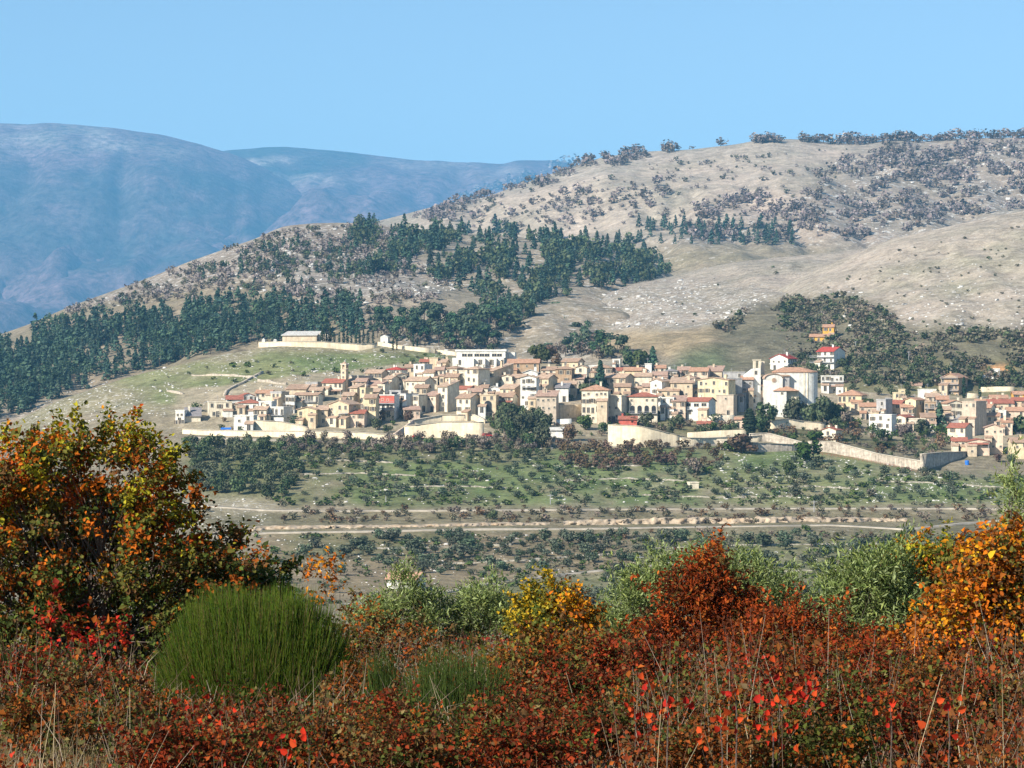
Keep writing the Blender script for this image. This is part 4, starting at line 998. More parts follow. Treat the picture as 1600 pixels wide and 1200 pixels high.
b = MB(); q = hw*1.1; b.add([(-q,-q,Ht*.985),(q,-q,Ht*.985),(q,q,Ht*.985),(-q,q,Ht*.985),(0,0,Ht*1.07)], [(0,3,2,1),(0,1,4),(1,2,4),(2,3,4),(3,0,4)]); b.build("roof", RM['t'], tw)
b = MB(); b.tube([(0,0,Ht*.83),(0,0,Ht*.86),(0,0,Ht*.91)],[0.45,0.35,0.12],8); b.build("bell", M_METAL, tw)
put_win(tw, 'small', 0, -hw, Ht*0.5); put_win(tw, 'small', 0, -hw, Ht*0.66)
tag(tw, "tall ochre bell tower over the old houses, beside the red-roofed house", "bell tower")

# --- white school
P, s = world_px(760, 582)
sc = empty("school_building", ((747-800)*s, P[1], P[2]), math.radians(-5)); W = 81*s; W2 = 77*s
b = MB(); b.box(-W/2,W/2,0,12,-5,(582-559)*s); b.build("wall", WM['W'], sc)
b = MB(); b.box(-W2/2+1.0,W2/2+1.0,2.2,11,(582-559)*s+0.01,(582-549)*s); b.build("upper_storey", WM['W'], sc)
b = MB(); b.box(-W2/2+.5,W2/2+1.5,1.8,11.4,(582-549)*s+.005,(582-546)*s); b.build("roof", WM['W'], sc)
b = MB(); b.box(W/2,W/2+15*s,7,15,-5,(582-550)*s); b.build("side_wing", WM['W'], sc)
for k, x in enumerate([-.32,-.21,-.08,.02,.12,.26,.36]):
    put_win(sc, 'wide', x*W+1.0, 2.2, (582-557)*s)
for k, x in enumerate([-.40,-.02,.2,.42]):
    b = MB(); x_ = x*W
    if k: b.box(x_-0.0-2.4, x_+1.2-2.4, -2.4, 0, -5, (582-560)*s); b.build("buttress", WM['W'], sc)
    put_win(sc, 'tall' , x_+1.0, 0, (582-570)*s)
for x in (.07,.28):
    put_win(sc, 'garage', x*W, 0, (582-571)*s)
tag(sc, "long white flat-roofed school building at the top of the village", "school")

# --- cemetery chapel
P, s = world_px(466, 541)
ce = empty("cemetery_chapel", ((466-800)*s, P[1]+6, P[2]), math.radians(-12)); W = 56*s
b = MB(); b.box(-W/2,W/2,0,9,-3,(541-524)*s); b.build("wall", WM['T'], ce)
b = MB(); b.prism_x([(-.6,(541-524)*s),(9.6,(541-517)*s),(9.6,(541-516)*s),(-.6,(541-523)*s)], -W/2-.5, W/2+.5); b.build("roof", RM['w'], ce)
for k in range(5):
    c = MB(); x = W/2+0.9+k*0.9; c.box(x-.2,x+.2,2.0,2.4,-3,(541-519-k*.7)*s); c.build("column", M_TRIM, ce)
b = MB(); b.box(W/2+.6,W/2+5.2,1.8,2.6,(541-518)*s-.6,(541-517)*s-.2) if False else b.box(W/2+.6,W/2+5.0,2.7,7,-3,(541-529)*s); b.build("side_wing", WM['W'], ce)
tag(ce, "long low cemetery building with pale roof on the bare hilltop", "chapel")
for (px, pt, pb, lab) in ((411,529,541,"white gate pillar block at the end of the cemetery wall"),(429,530,541,"white tomb block beside the cemetery building"),(600,524,541,"white tomb chapel at the far corner of the cemetery")):
    P, s = world_px(px, pb); t_ = empty("tomb", ((px-800)*s, P[1]+2, P[2]), -0.2); h = (pb-pt)*s; w_ = 5*s if px < 500 else 12*s
    b = MB(); b.box(-w_/2,w_/2,0,w_,-2,h*.85); b.build("wall", WM['W'], t_)
    b = MB(); b.prism_y([(-w_/2-.2,h*.85),(w_/2+.2,h*.85),(0,h*1.05)],-.2,w_+.2); b.build("roof", WM['W'], t_)
    put_win(t_, 'small', 0, 0, h*.3); tag(t_, lab, "tomb")

# --- parish church
P, s = world_px(1245, 652)
ch = empty("church", ((1245-800)*s, P[1], P[2]), 0.0)
def zx(py): return (652-py)*s
def xx(px): return (px-1245)*s
rA = 19.5*s; ex = xx(1261); n_arc = 16
foot = [(xx(1213),1.0),(ex,1.0)]+[(ex+rA*math.sin(t), 1.0+rA-rA*math.cos(t)) for t in np.linspace(0, math.pi, n_arc)[1:-1]]+[(ex,1.0+2*rA),(xx(1213),1.0+2*rA)]
n = len(foot); b = MB()
b.add([(x,y,-5) for x,y in foot]+[(x,y,zx(582)) for x,y in foot], [tuple(range(n,2*n))]+[(i,(i+1)%n,(i+1)%n+n,i+n) for i in range(n)])
b.build("main_hall", WM['W'], ch)
cxm, cym = sum(p[0] for p in foot)/n, 1.0+rA
eave = [(cxm+(x-cxm)*1.05, cym+(y-cym)*1.07) for x,y in foot]
def ridge(x, y): return (max(xx(1226), min(xx(1254), x)), cym+(y-cym)*.03, zx(573.5))
b = MB(); b.add([(x,y,zx(582)+.02) for x,y in eave]+[(x,y,zx(581)+.15) for x,y in eave]+[ridge(x,y) for x,y in eave], [tuple(range(n-1,-1,-1)), tuple(range(2*n,3*n))]+[(i,(i+1)%n,(i+1)%n+n,i+n) for i in range(n)]+[(i+n,(i+1)%n+n,(i+1)%n+2*n,i+2*n) for i in range(n)]); b.build("roof", RM['o'], ch)
for px in (1257, 1262):
    b = MB(); b.box(xx(px)-.3, xx(px)+.3, .78, 1.2, -5, zx(583)); b.build("pilaster", WM['C'], ch)
b = MB(); x0,x1 = xx(1195),xx(1222)
arc = [(x0,-5),(x1,-5),(x1,zx(592))]+[((x0+x1)/2+(x1-x0)/2*math.cos(t), zx(592)+7*s*math.sin(t)) for t in np.linspace(0.1, math.pi-.1, 9)]+[(x0,zx(592))]
b.prism_y(arc, -2.0, 14); b.build("nave", WM['W'], ch)
arc2 = [((x0+x1)/2+(x1-x0+.7)/2*math.cos(t), zx(592)+(7*s+.1)*math.sin(t)) for t in np.linspace(0.0, math.pi, 11)]; arc3 = [(x,z+.3) for x,z in arc2]
b = MB(); b.prism_y(arc2[::1]+arc3[::-1], -2.4, 14); b.build("nave_roof", RM['t'], ch)
b = MB(); m_ = (x0+x1)/2
b.prism_y([(m_+1.1*math.cos(t), zx(594)+1.1*math.sin(t)) for t in np.linspace(0,2*math.pi,16,endpoint=False)], -2.12, -1.9, 0)
b.prism_y([(m_+.8*math.cos(t), zx(594)+.8*math.sin(t)) for t in np.linspace(0,2*math.pi,16,endpoint=False)], -2.2, -2.0, 1); b.build("round_window", [M_TRIM, RM['b']], ch)
b = MB(); b.box(xx(1207),xx(1227),-4.2,-2.05,-5,zx(611)); b.build("buttress", WM['W'], ch)
put_win(ch, 'small', xx(1220), -4.2, zx(616))
b = MB(); b.box(xx(1222),xx(1247),-2.2,6,-5,zx(610)); b.build("side_chapel", WM['C'], ch)
b = MB(); bx0,bx1,by0,by1 = xx(1206),xx(1248),-4.7,5; ap = (xx(1226),0.0,zx(602))
b.add([(bx0,by0,zx(610.7)),(bx1,by0,zx(610.7)),(bx1,by1,zx(610.7)),(bx0,by1,zx(610.7)),ap],[(0,3,2,1),(0,1,4),(1,2,4),(2,3,4),(3,0,4)]); b.build("chapel_roof", RM['o'], ch)
b = MB(); b.box(xx(1218),xx(1233),-1.0,6,zx(606),zx(588)); b.build("transept", WM['G'], ch)
b = MB(); b.prism_x([(-1.6,zx(588)),(7,zx(584)),(7,zx(583)),(-1.6,zx(586.6))], xx(1216),xx(1234)); b.build("transept_roof", RM['t'], ch)
# its bell tower
bt = MB(); bt.box(xx(1180),xx(1191),6,6+11*s,-5,zx(575)); btw = bt.build("bell_tower", WM['W'], ch)
b = MB(); b.prism_y([(xx(1164),-5),(xx(1180)-.02,-5),(xx(1180)-.02,zx(576)),(xx(1164),zx(588))], 6.5, 14); b.build("sloping_wing", WM['W'], ch)
for px in (1180, 1191):
    for y in (6, 6+8*s):
        b = MB(); b.box(xx(px)-(.0 if px==1180 else .9),xx(px)+(.9 if px==1180 else 0),y,y+.9,zx(575)+.01,zx(563)); b.build("belfry_pier", WM['C'], btw)
b = MB(); b.box(xx(1179.2),xx(1191.8),5.8,6.2+11*s,zx(563),zx(561.6)); b.build("belfry_cornice", WM['C'], btw)
b = MB(); b.box(xx(1194),xx(1199),10,12,zx(585),zx(564)); b.build("belfry_pier", WM['C'], btw)
put_win(ch, 'win', xx(1183.5), 6, zx(585))
tag(ch, "large white church with round drum, orange roof and open bell tower", "church")
# ------------------------------------------------------------------ far vegetation
def rdir(n, r=rng):
    v = r.normal(size=(n,3)); return v/np.linalg.norm(v,axis=1)[:,None]
def cards(P, size, nrm, r=rng, aspect=1.0):
    """one small bent leaf-clump face (quad) per point"""
    n = len(P); size = np.broadcast_to(np.asarray(size, float), (n,))[:,None]
    a = np.cross(nrm, rdir(n, r)); a /= np.maximum(np.linalg.norm(a,axis=1)[:,None],1e-6); b = np.cross(nrm, a)
    j = lambda: 1+0.35*r.uniform(-1,1,(n,1))
    v = np.stack([P-a*size*j()*aspect, P-b*size*j(), P+a*size*j()*aspect, P+b*size*j()+nrm*size*0.4], 1)
    f = np.arange(4*n).reshape(n,4)
    return v.reshape(-1,3), f
def pal(n, cols, var=0.2, r=rng):
    cols = np.array(cols); c = cols[r.integers(0,len(cols),n)]
    return c*(1+var*r.uniform(-1,1,(n,1)))*(1+0.06*r.uniform(-1,1,(n,3)))

def crown_pts(n, lobes, r=rng):
    w = np.array([l[3]*l[4]*l[5] for l in lobes])**0.7; w /= w.sum()
    k = r.choice(len(lobes), n, p=w); L = np.array(lobes)[k]
    d = rdir(n, r); rad = r.uniform(0.25,1,(n,1))**0.42
    P = L[:,:3]+d*rad*L[:,3:6]
    return P, d
def tree_mesh(kind, seed, n=None):
    """unit-height tree, foot at the origin"""
    r = np.random.default_rng(seed); 
    V = []; F = []; C = []; off = 0
    def add(v, f, c):
        nonlocal off
        V.append(v); F.append(f+off); C.append(c); off += len(v)
    if kind == 'conifer':
        n = n or 230; t = r.uniform(0,1,n)**0.75; z = 0.10+0.9*t; rad = (0.27*(1-t)**0.8+0.015)*r.uniform(0.35,1.05,n)*(1+0.18*np.sin(t*28+seed)); a = r.uniform(0,2*np.pi,n)
        P = np.stack([rad*np.cos(a), rad*np.sin(a), z-rad*0.25],1); nr = np.stack([np.cos(a)*.6, np.sin(a)*.6, np.full(n,.8)],1)+0.35*rdir(n,r); nr /= np.linalg.norm(nr,axis=1)[:,None]
        v, f = cards(P, 0.055*(1.25-0.6*t)*max(1.0,(180/n)**.5*.9), nr, r, 1.5); add(v, f, np.repeat(pal(n, [(.055,.095,.058),(.07,.112,.064),(.046,.082,.06)], .3, r),4,0)); tr = 0.02
    elif kind == 'pine':
        n = n or 260; lobes = [(r.uniform(-.16,.16),r.uniform(-.16,.16),r.uniform(.55,.85),r.uniform(.16,.26),r.uniform(.16,.26),r.uniform(.10,.17)) for _ in range(6)]
        P, d = crown_pts(n, lobes, r); nr = d+np.array([0,0,.5])+0.4*rdir(n,r); nr /= np.linalg.norm(nr,axis=1)[:,None]
        v, f = cards(P, 0.055, nr, r); add(v, f, np.repeat(pal(n, [(.055,.09,.045),(.07,.11,.052),(.046,.078,.046)], .3, r),4,0)); tr = 0.025
    elif kind == 'cypress':
        n = n or 170; t = r.uniform(0,1,n); z = 0.05+0.95*t; rad = 0.10*np.sin(np.pi*np.clip(t*.85+.12,0,1))**0.7*r.uniform(.5,1,n); a = r.uniform(0,2*np.pi,n)
        P = np.stack([rad*np.cos(a), rad*np.sin(a), z],1); nr = np.stack([np.cos(a),np.sin(a),np.full(n,.3)],1)+.3*rdir(n,r); nr /= np.linalg.norm(nr,axis=1)[:,None]
        v, f = cards(P, 0.035, nr, r, 1.0); add(v, f, np.repeat(pal(n, [(.018,.036,.020),(.024,.044,.022)], .25, r),4,0)); tr = 0.02
    else:
        cols = dict(olive=[(.078,.10,.062),(.105,.13,.08),(.06,.08,.05)], oak=[(.075,.098,.045),(.105,.125,.06),(.058,.08,.038)], bare=[(.17,.135,.105),(.13,.105,.09),(.19,.15,.11)],
                    rust=[(.13,.075,.045),(.10,.07,.05),(.15,.10,.05)], green=[(.06,.095,.022),(.08,.11,.03),(.045,.075,.02)], scrub=[(.135,.125,.08),(.165,.145,.095),(.105,.11,.065)], purple=[(.24,.195,.18),(.28,.23,.205),(.19,.16,.15)])[kind]
        n = n or 260; zc = 0.5; lobes = [(0,0,zc,.34,.34,.38)]+[(r.uniform(-.32,.32),r.uniform(-.32,.32),r.uniform(.22,.78),r.uniform(.12,.24),r.uniform(.12,.24),r.uniform(.12,.22)) for _ in range(9)]
        P, d = crown_pts(n, lobes, r); P[:,2] = np.maximum(P[:,2], 0.03); nr = d+0.6*rdir(n,r); nr /= np.linalg.norm(nr,axis=1)[:,None]
        v, f = cards(P, (0.062 if kind not in ('bare','purple') else 0.056)*max(1.0,(200/n)**.5*.9), nr, r); add(v, f, np.repeat(pal(n, cols, .3, r),4,0)); tr = 0.035
    # trunk
    k = 5; a = np.linspace(0,2*np.pi,k,endpoint=False); zt = 0.45
    tv = np.concatenate([np.stack([tr*np.cos(a),tr*np.sin(a),np.full(k,-0.06)],1), np.stack([tr*.5*np.cos(a)+.01,tr*.5*np.sin(a),np.full(k,zt)],1)])
    tf = np.stack([np.arange(k),(np.arange(k)+1)%k,(np.arange(k)+1)%k+k,np.arange(k)+k],1)
    add(tv, tf, np.tile([.09,.07,.055],(2*k,1)))
    return np.concatenate(V), np.concatenate(F), np.concatenate(C)

VAR = {}
def variants(kind, n=4, cards_n=None):
    key = (kind, cards_n)
    if key not in VAR:
        VAR[key] = [tree_mesh(kind, 100+17*i+hash_kind(kind), cards_n) for i in range(n)]
    return VAR[key]
def hash_kind(k): return sum(ord(c)*(i+1) for i, c in enumerate(k))
MESHC = {}
def tree_meshes(kind, cards_n=None):
    key = (kind, cards_n)
    if key not in MESHC:
        MESHC[key] = [np_mesh(kind+"_tree", v, f, M_FAR, c) for v, f, c in variants(kind, 5, cards_n)]
    return MESHC[key]

def spots(polys, n, minpx=0.0, seed=0, thin=None):
    """random pixel spots inside polygons, kept apart"""
    r = np.random.default_rng(seed); out = []
    xs = np.concatenate([[p[0] for p in q] for q in polys]); ys = np.concatenate([[p[1] for p in q] for q in polys])
    tries = 0; cell = {}
    while len(out) < n and tries < 60:
        tries += 1
        x = r.uniform(xs.min(), xs.max(), n*2); y = r.uniform(ys.min(), ys.max(), n*2)
        m = np.zeros(len(x), bool)
        for q in polys: m |= inpoly(x+6*fbm(x/30,y/15,3,seed), y+3*fbm(x/30+9,y/15,3,seed), q)
        if thin is not None: m &= fbm(x/thin[0], y/(thin[0]*.45), 3, seed+5) > thin[1]
        for a, b in zip(x[m], y[m]):
            if minpx:
                k = (int(a//minpx), int(b*1.8//minpx)); bad = False
                for i in (-1,0,1):
                    for j in (-1,0,1):
                        for (c, d) in cell.get((k[0]+i,k[1]+j), ()):
                            if (a-c)**2+((b-d)*1.8)**2 < minpx**2: bad = True
                if bad: continue
                cell.setdefault(k, []).append((a,b))
            out.append((a,b))
            if len(out) >= n: break
    return np.array(out)

def plant_trees(kind, sp, hpx, name, label, cat, group, ratio=1.0, sheet=None, cards_n=None, jit=0.25, wide=1.0, sink=0.04, seed=1, zones=None):
    """individual trees; hpx: height in photograph pixels"""
    r = random.Random(seed); ms = tree_meshes(kind, cards_n)
    P, _ = ground(sp[:,0], sp[:,1], sheet); objs = []
    for i, p in enumerate(P):
        if np.isnan(p[0]): continue
        h = (hpx[i] if hasattr(hpx, '__len__') else hpx)*K*p[1]*(1+r.uniform(-jit,jit))
        o = link_mesh(name, ms[r.randrange(len(ms))])
        o.location = (p[0], p[1], p[2]-sink*h); o.rotation_euler = (0,0,r.uniform(0,6.28)); w = h*wide*(1+r.uniform(-.15,.15)); o.scale = (w, w, h)
        lb = label
        for (xm, ph) in (zones or ()):
            if sp[i,0] <= xm: lb = label+", "+ph; break
        tag(o, lb, cat, group); objs.append(o)
    return objs

def mass(name, label, kinds, sp, hpx, jit=0.35, cards_n=40, sheet=None, wide=1.0, seed=1):
    """uncountable growth joined into one mesh"""
    r = np.random.default_rng(seed); P, _ = ground(sp[:,0], sp[:,1], sheet)
    ok = ~np.isnan(P[:,0]); P = P[ok]; n = len(P)
    h = (np.asarray(hpx)[ok] if hasattr(hpx,'__len__') else np.full(n, float(hpx)))*K*P[:,1]*np.clip(r.lognormal(0, jit, n), .5, 1.75)
    V = []; F = []; C = []; off = 0
    vs = [v for k in kinds for v in variants(k, 3, cards_n)[:3]]; pick = r.integers(0, len(vs), n); ang = r.uniform(0,6.28,n); tint = r.uniform(.72,1.35,n)
    for k, (v, f, c) in enumerate(vs):
        idx = np.where(pick == k)[0]
        if not len(idx): continue
        ca, sa = np.cos(ang[idx])[:,None], np.sin(ang[idx])[:,None]; hh = h[idx][:,None]; ww = hh*wide
        x = (v[None,:,0]*ca-v[None,:,1]*sa)*ww+P[idx,0][:,None]; y = (v[None,:,0]*sa+v[None,:,1]*ca)*ww+P[idx,1][:,None]; z = (v[None,:,2]-.04)*hh+P[idx,2][:,None]
        V.append(np.stack([x,y,z],-1).reshape(-1,3)); m = len(v)
        F.append((f[None]+(np.arange(len(idx))*m)[:,None,None]).reshape(-1,4)+off); off += m*len(idx)
        C.append((c[None]*tint[idx][:,None,None]).reshape(-1,3))
    o = link_mesh(name, np_mesh(name, np.concatenate(V), np.concatenate(F), M_FARS, np.concatenate(C)))
    return tag(o, label, None, None, "stuff")

# --- conifer wood on the hill behind: nearest 300 as trees, the rest as a mass
WOOD1 = [(-40,555),(60,520),(130,503),(250,484),(340,472),(470,472),(560,478),(580,500),(590,530),(520,534),(410,536),(300,562),(200,586),(100,620),(-40,672)]
WOOD2 = [(540,430),(600,385),(660,368),(760,358),(900,374),(985,382),(1052,424),(1010,440),(930,462),(850,474),(820,488),(760,470),(690,445),(640,425)]
WOOD3 = [(560,520),(600,502),(740,505),(850,490),(900,520),(960,540),(1000,560),(900,562),(780,556),(640,540)]
sp = spots([[(-40,560),(120,520),(330,500),(560,500),(575,528),(410,535),(300,560),(200,585),(-40,668)]], 185, 11, 1, (40,-0.18)); 
plant_trees('conifer', sp[np.argsort(sp[:,1])], 30, "conifer_tree", "tall dark conifer in the plantation behind the bare hilltop", "conifer", "conifers of the plantation behind the hilltop", cards_n=230, wide=.95, zones=[(90, 'at its outermost end'), (190, "above the meadow's bare tip"), (300, "over the green meadow's edge"), (410, 'just before the cemetery'), (900, 'behind the cemetery building')])
sp = spots([WOOD2], 105, 13, 2); plant_trees('conifer', sp[np.argsort(sp[:,1])], 24, "conifer_tree", "dark conifer in the upper wood on the middle hill", "conifer", "conifers of the upper wood on the middle hill", cards_n=230, wide=1.0, zones=[(680, 'near the pale rocks'), (800, 'in its middle'), (920, 'above the grey outcrop'), (1200, 'at its pointed end')])
sp = spots([WOOD1], 1000, 5, 3, (34,-0.04)); mass("plantation", "dark mass of conifers filling the plantation", ['conifer','pine'], sp, 21, cards_n=60)
sp = spots([WOOD2, [(820,470),(860,490),(830,520),(740,520),(700,500)], [(540,350),(600,345),(640,372),(600,400),(550,380)]], 640, 5, 4, (30,-0.02)); mass("upper_wood", "dark mass of conifers and oaks on the middle hill", ['conifer','oak'], sp, 18, cards_n=70)
sp = spots([WOOD3], 62, 15, 5); plant_trees('pine', sp[np.argsort(sp[:,1])], 34, "pine_tree", "dark spreading pine in the belt of trees behind the school", "pine", "pines behind the school", cards_n=300, wide=1.1, zones=[(660, 'by the cemetery corner'), (740, 'above the lane wall'), (830, 'right above the school roof'), (1200, 'above the brick building')])
sp = spots([WOOD3], 190, 6, 51); mass("pine_belt", "dark undergrowth of the tree belt behind the school", ['oak','bare','pine'], sp, 20, cards_n=90)
# cypresses behind the cemetery wall
for i, px in enumerate([504,510,516,522,530,537,543,549,556,562,568,575,583,614,620,646,652]):
    plant_trees('cypress', np.array([[px, 541 if px < 590 else 547]]), 26 if px < 600 else 22, "cypress_tree", "slim dark cypress standing behind the cemetery wall", "cypress", "cypresses behind the cemetery wall", wide=1.0, seed=i)
plant_trees('cypress', np.array([[1506,622.]]), 34, "cypress_tree", "taller slim cypress in front of the timber-balconied house", "cypress", None, wide=1.1, jit=0)
plant_trees('cypress', np.array([[1531,622.]]), 23, "cypress_tree", "shorter slim cypress by the cream terrace walls", "cypress", None, wide=1.3, jit=0)
# conifer rows up on the mountain
sp = spots([[(985,352),(1100,352),(1240,352),(1240,385),(1120,385),(985,378)]], 60, 7, 6); plant_trees('conifer', sp, 20, "conifer_tree", "small dark conifer in the planted row high on the dry mountain", "conifer", "conifers planted on the dry mountain", cards_n=120, zones=[(1060, 'at its start'), (1140, 'in its middle'), (1700, 'at its far end')])
# bare purple-grey woods on the dry mountain
sp = np.concatenate([spots([[(1060,330),(1180,300),(1260,330),(1240,380),(1080,380)]], 190, 5, 7, (30,-.1)), spots([[(1250,300),(1290,260),(1400,225),(1600,225),(1760,230),(1760,330),(1600,325),(1400,365),(1300,380),(1230,350)]], 800, 5, 8, (26,-.05)),
    spots([[(640,340),(760,300),(880,258),(1000,228),(1090,228),(1000,250),(860,290),(760,318),(680,345)]], 230, 5, 9, (26,-.05)), spots([[(700,330),(1050,280),(1050,350),(700,360)]], 90, 9, 10)])
mass("bare_woods", "purple-grey leafless woods scattered over the dry mountain", ['purple','purple','bare'], sp, 10, .5, cards_n=34, wide=1.25)
sp = np.concatenate([np.stack([np.linspace(a,b,n)+rng.normal(0,2,n), np.interp(np.linspace(a,b,n), *zip(*CRP))+rng.uniform(0.5,4,n)],1) for a,b,n,CRP in ((1085,1140,16,[(1000,235),(1150,223)]),(1180,1218,14,[(1150,223),(1260,217)]),(1255,1285,8,[(1200,213),(1300,222)]),(1295,1440,44,[(1300,222),(1340,223),(1400,216),(1440,220)]),(1450,1700,60,[(1440,220),(1500,215),(1700,211)]),(880,1080,40,[(880,264),(940,243),(1000,235),(1080,231)]))])
mass("crest_woods", "bare trees along the crest of the dry mountain", ['purple','bare'], sp, 14, .3, cards_n=60, wide=1.5)
sp = spots([[(640,340),(1050,250),(1330,230),(1330,260),(1240,330),(1100,350),(800,370)]], 210, 5, 11, (50,-.1)); mass("mountain_bushes", "small bushes dotted over the dry grass of the mountain", ['purple','scrub'], sp, 5.5, .5, cards_n=30, wide=1.3)
# middle hill scrub
sp = np.concatenate([spots([[(60,500),(200,450),(440,360),(560,350),(640,370),(640,470),(540,470),(380,460),(180,480)]], 520, 6, 12, (30,-.1)), spots([[(420,420),(640,400),(740,450),(600,500),(430,480)]], 160, 7, 13)])
mass("ridge_oaks", "dark evergreen oaks scattered along the middle hill's ridge slope", ['oak','conifer'], spots([[(300,430),(420,390),(560,370),(640,400),(560,440),(380,455)]], 120, 7, 82, (26,.0)), 15, cards_n=70); mass("hill_scrub", "grey-green and leafless scrub on the rocky middle hill", ['scrub','purple','purple','bare'], sp, 9, cards_n=40, wide=1.25)
# grassy hill on the right
sp = np.concatenate([spots([[(1120,515),(1200,468),(1330,465),(1400,500),(1420,560),(1300,575),(1190,548)]], 800, 4.5, 14, (40,-.4)), spots([[(1190,545),(1400,520),(1760,520),(1760,600),(1600,605),(1250,600)]], 950, 5, 15, (30,-.12))])
mass("slope_scrub", "grey-green thicket on the slope behind the church", ['scrub','scrub','oak','bare'], sp, 9, .45, cards_n=36, wide=1.3)
sp = spots([[(860,485),(1200,420),(1600,350),(1600,510),(1000,515)]], 90, 8, 16, (60,.0)); mass("hill_bushes", "small bushes on the dry grass hill", ['scrub','scrub','oak'], sp, 4.2, cards_n=40, wide=1.5)
sp = spots([[(1220,560),(1420,560),(1600,590),(1600,612),(1400,625),(1240,600)]], 70, 13, 17); plant_trees('oak', sp, 17, "shrub", "rounded green-grey shrub on the slope above the church end", "shrub", "shrubs on the slope above the village", cards_n=150, wide=1.15, zones=[(1330, 'by the crimson roofs'), (1450, 'above the yellow villa'), (1800, 'around the timber-balconied house')])
# rocks on hills
def rocks(name, label, sp, size_px, seed=3, sheet=None):
    r = np.random.default_rng(seed); P, _ = ground(sp[:,0], sp[:,1], sheet); P = P[~np.isnan(P[:,0])]; n = len(P)
    base = np.array([(1,0,0),(0,1,0),(-1,0,0),(0,-1,0),(.55,.55,.75),(-.5,.5,.65),(-.55,-.5,.8),(.5,-.55,.6)]); F0 = np.array([(0,1,5,4),(1,2,6,5),(2,3,7,6),(3,0,4,7),(4,5,6,7)])
    F0 = np.array([(0,1,5,4),(1,2,6,5),(2,3,7,6),(3,0,4,7),(4,5,6,7)])
    s = size_px*K*P[:,1]*r.lognormal(0,.45,n)*.5
    v = base[None]*np.stack([s*r.uniform(.8,1.8,n), s, s*r.uniform(.5,1.1,n)],1)[:,None,:]*(1+.3*r.uniform(-1,1,(n,8,1)))
    a = r.uniform(0,6.28,n)[:,None]; x = v[...,0]*np.cos(a)-v[...,1]*np.sin(a); y = v[...,0]*np.sin(a)+v[...,1]*np.cos(a)
    V = np.stack([x+P[:,0:1], y+P[:,1:2], v[...,2]+P[:,2:3]-.05*s[:,None]],-1).reshape(-1,3)
    o = link_mesh(name, np_mesh(name, V, (F0[None]+(np.arange(n)*8)[:,None,None]).reshape(-1,4), M_ROCK)); tag(o, label, None, None, "stuff")
sp = np.concatenate([spots([[(120,600),(330,562),(700,545),(700,600),(420,610),(300,640),(0,690),(0,672)]], 900, 0, 20, (30,-.1)), spots([[(1130,705),(1420,725),(1560,760),(1560,788),(1120,785)]], 700, 0, 21, (26,.0)), spots([[(450,700),(860,700),(1080,710),(1080,785),(450,790)]], 350, 0, 22, (26,.05)),
    spots([[(420,836),(1000,836),(1000,900),(640,940),(560,940)]], 380, 0, 23, (26,.05)), spots([[(1000,836),(1600,836),(1600,940),(1000,940)]], 300, 0, 24, (26,.05)), spots([[(250,770),(420,785),(420,830),(280,835)]], 160, 0, 25)])
rocks("limestone_rocks", "pale limestone rocks strewn over the near slopes", sp, 2.1)
sp = np.concatenate([spots([[(860,470),(1050,435),(1230,455),(1150,505),(980,515),(880,520)]], 900, 0, 26, (36,-.05)), spots([[(1180,480),(1400,430),(1600,400),(1600,520),(1300,520)]], 500, 0, 27, (40,.0)), spots([[(420,400),(640,385),(720,450),(560,490),(400,460)]], 900, 0, 28, (34,-.05)), spots([[(100,490),(440,360),(560,350),(400,450)]], 350, 0, 29, (30,0)),
    spots([[(1300,250),(1600,225),(1600,320),(1350,370)]], 700, 0, 30, (40,-.1))])
rocks("hill_outcrops", "pale limestone outcrops on the hills", sp[::2], 3.0, 5)

# --- olives and bushes on the slope under the village
sp = spots([[(540,842),(700,838),(1000,836),(1000,876),(880,892),(760,906),(600,890)]], 85, 15, 31); plant_trees('olive', sp[np.argsort(sp[:,1])], 18, "olive_tree", "round dark olive on the tan terraces", "olive tree", "olive trees on the tan terraces", cards_n=260, wide=1.25, jit=.4, zones=[(660, 'near the farmhouse'), (780, "above the dirt track's bend"), (900, 'in the middle'), (1700, 'towards the grove')])
sp = spots([[(1000,842),(1400,836),(1700,836),(1700,960),(900,960),(900,905),(1000,888)]], 135, 16, 32); plant_trees('olive', sp[np.argsort(sp[:,1])], 22, "olive_tree", "dense dark olive in the valley grove", "olive tree", "olives of the lower grove", cards_n=260, wide=1.3, jit=.35, zones=[(1000, 'beside the dirt track'), (1150, 'behind the rust-red shrub'), (1300, 'between rust-red and golden shrubs'), (1450, 'behind the yellow-green shrub'), (1900, 'behind the golden shrub')])
sp = np.array([(730,858),(645,866),(556,858),(540,868),(720,872),(612,846)], float); plant_trees('olive', sp, 30, "olive_tree", "large bushy olive in a clump on the bare slope", "olive tree", "large olives on the bare slope", cards_n=320, wide=1.4)
sp = spots([[(1120,725),(1300,720),(1460,745),(1640,755),(1640,786),(1110,786)]], 60, 19, 33); plant_trees('olive', sp[np.argsort(sp[:,1])], 15, "olive_tree", "small round olive in the rocky meadow", "olive tree", "olives in the meadow", cards_n=220, wide=1.2, jit=.4, zones=[(1250, 'near the hut'), (1400, 'in the middle'), (1900, 'at the far end')])
sp = spots([[(470,725),(850,720),(1090,740),(1090,788),(470,790)]], 90, 15, 34); plant_trees('olive', sp[np.argsort(sp[:,1])], 13, "bush", "low grey-green bush on the slope between village and upper road", "bush", "bushes between village and road", cards_n=200, wide=1.35, jit=.4, zones=[(640, 'by the oak thicket'), (780, 'below the ramp wall'), (900, 'below the tall tree clump'), (1900, 'near the concrete hut')])
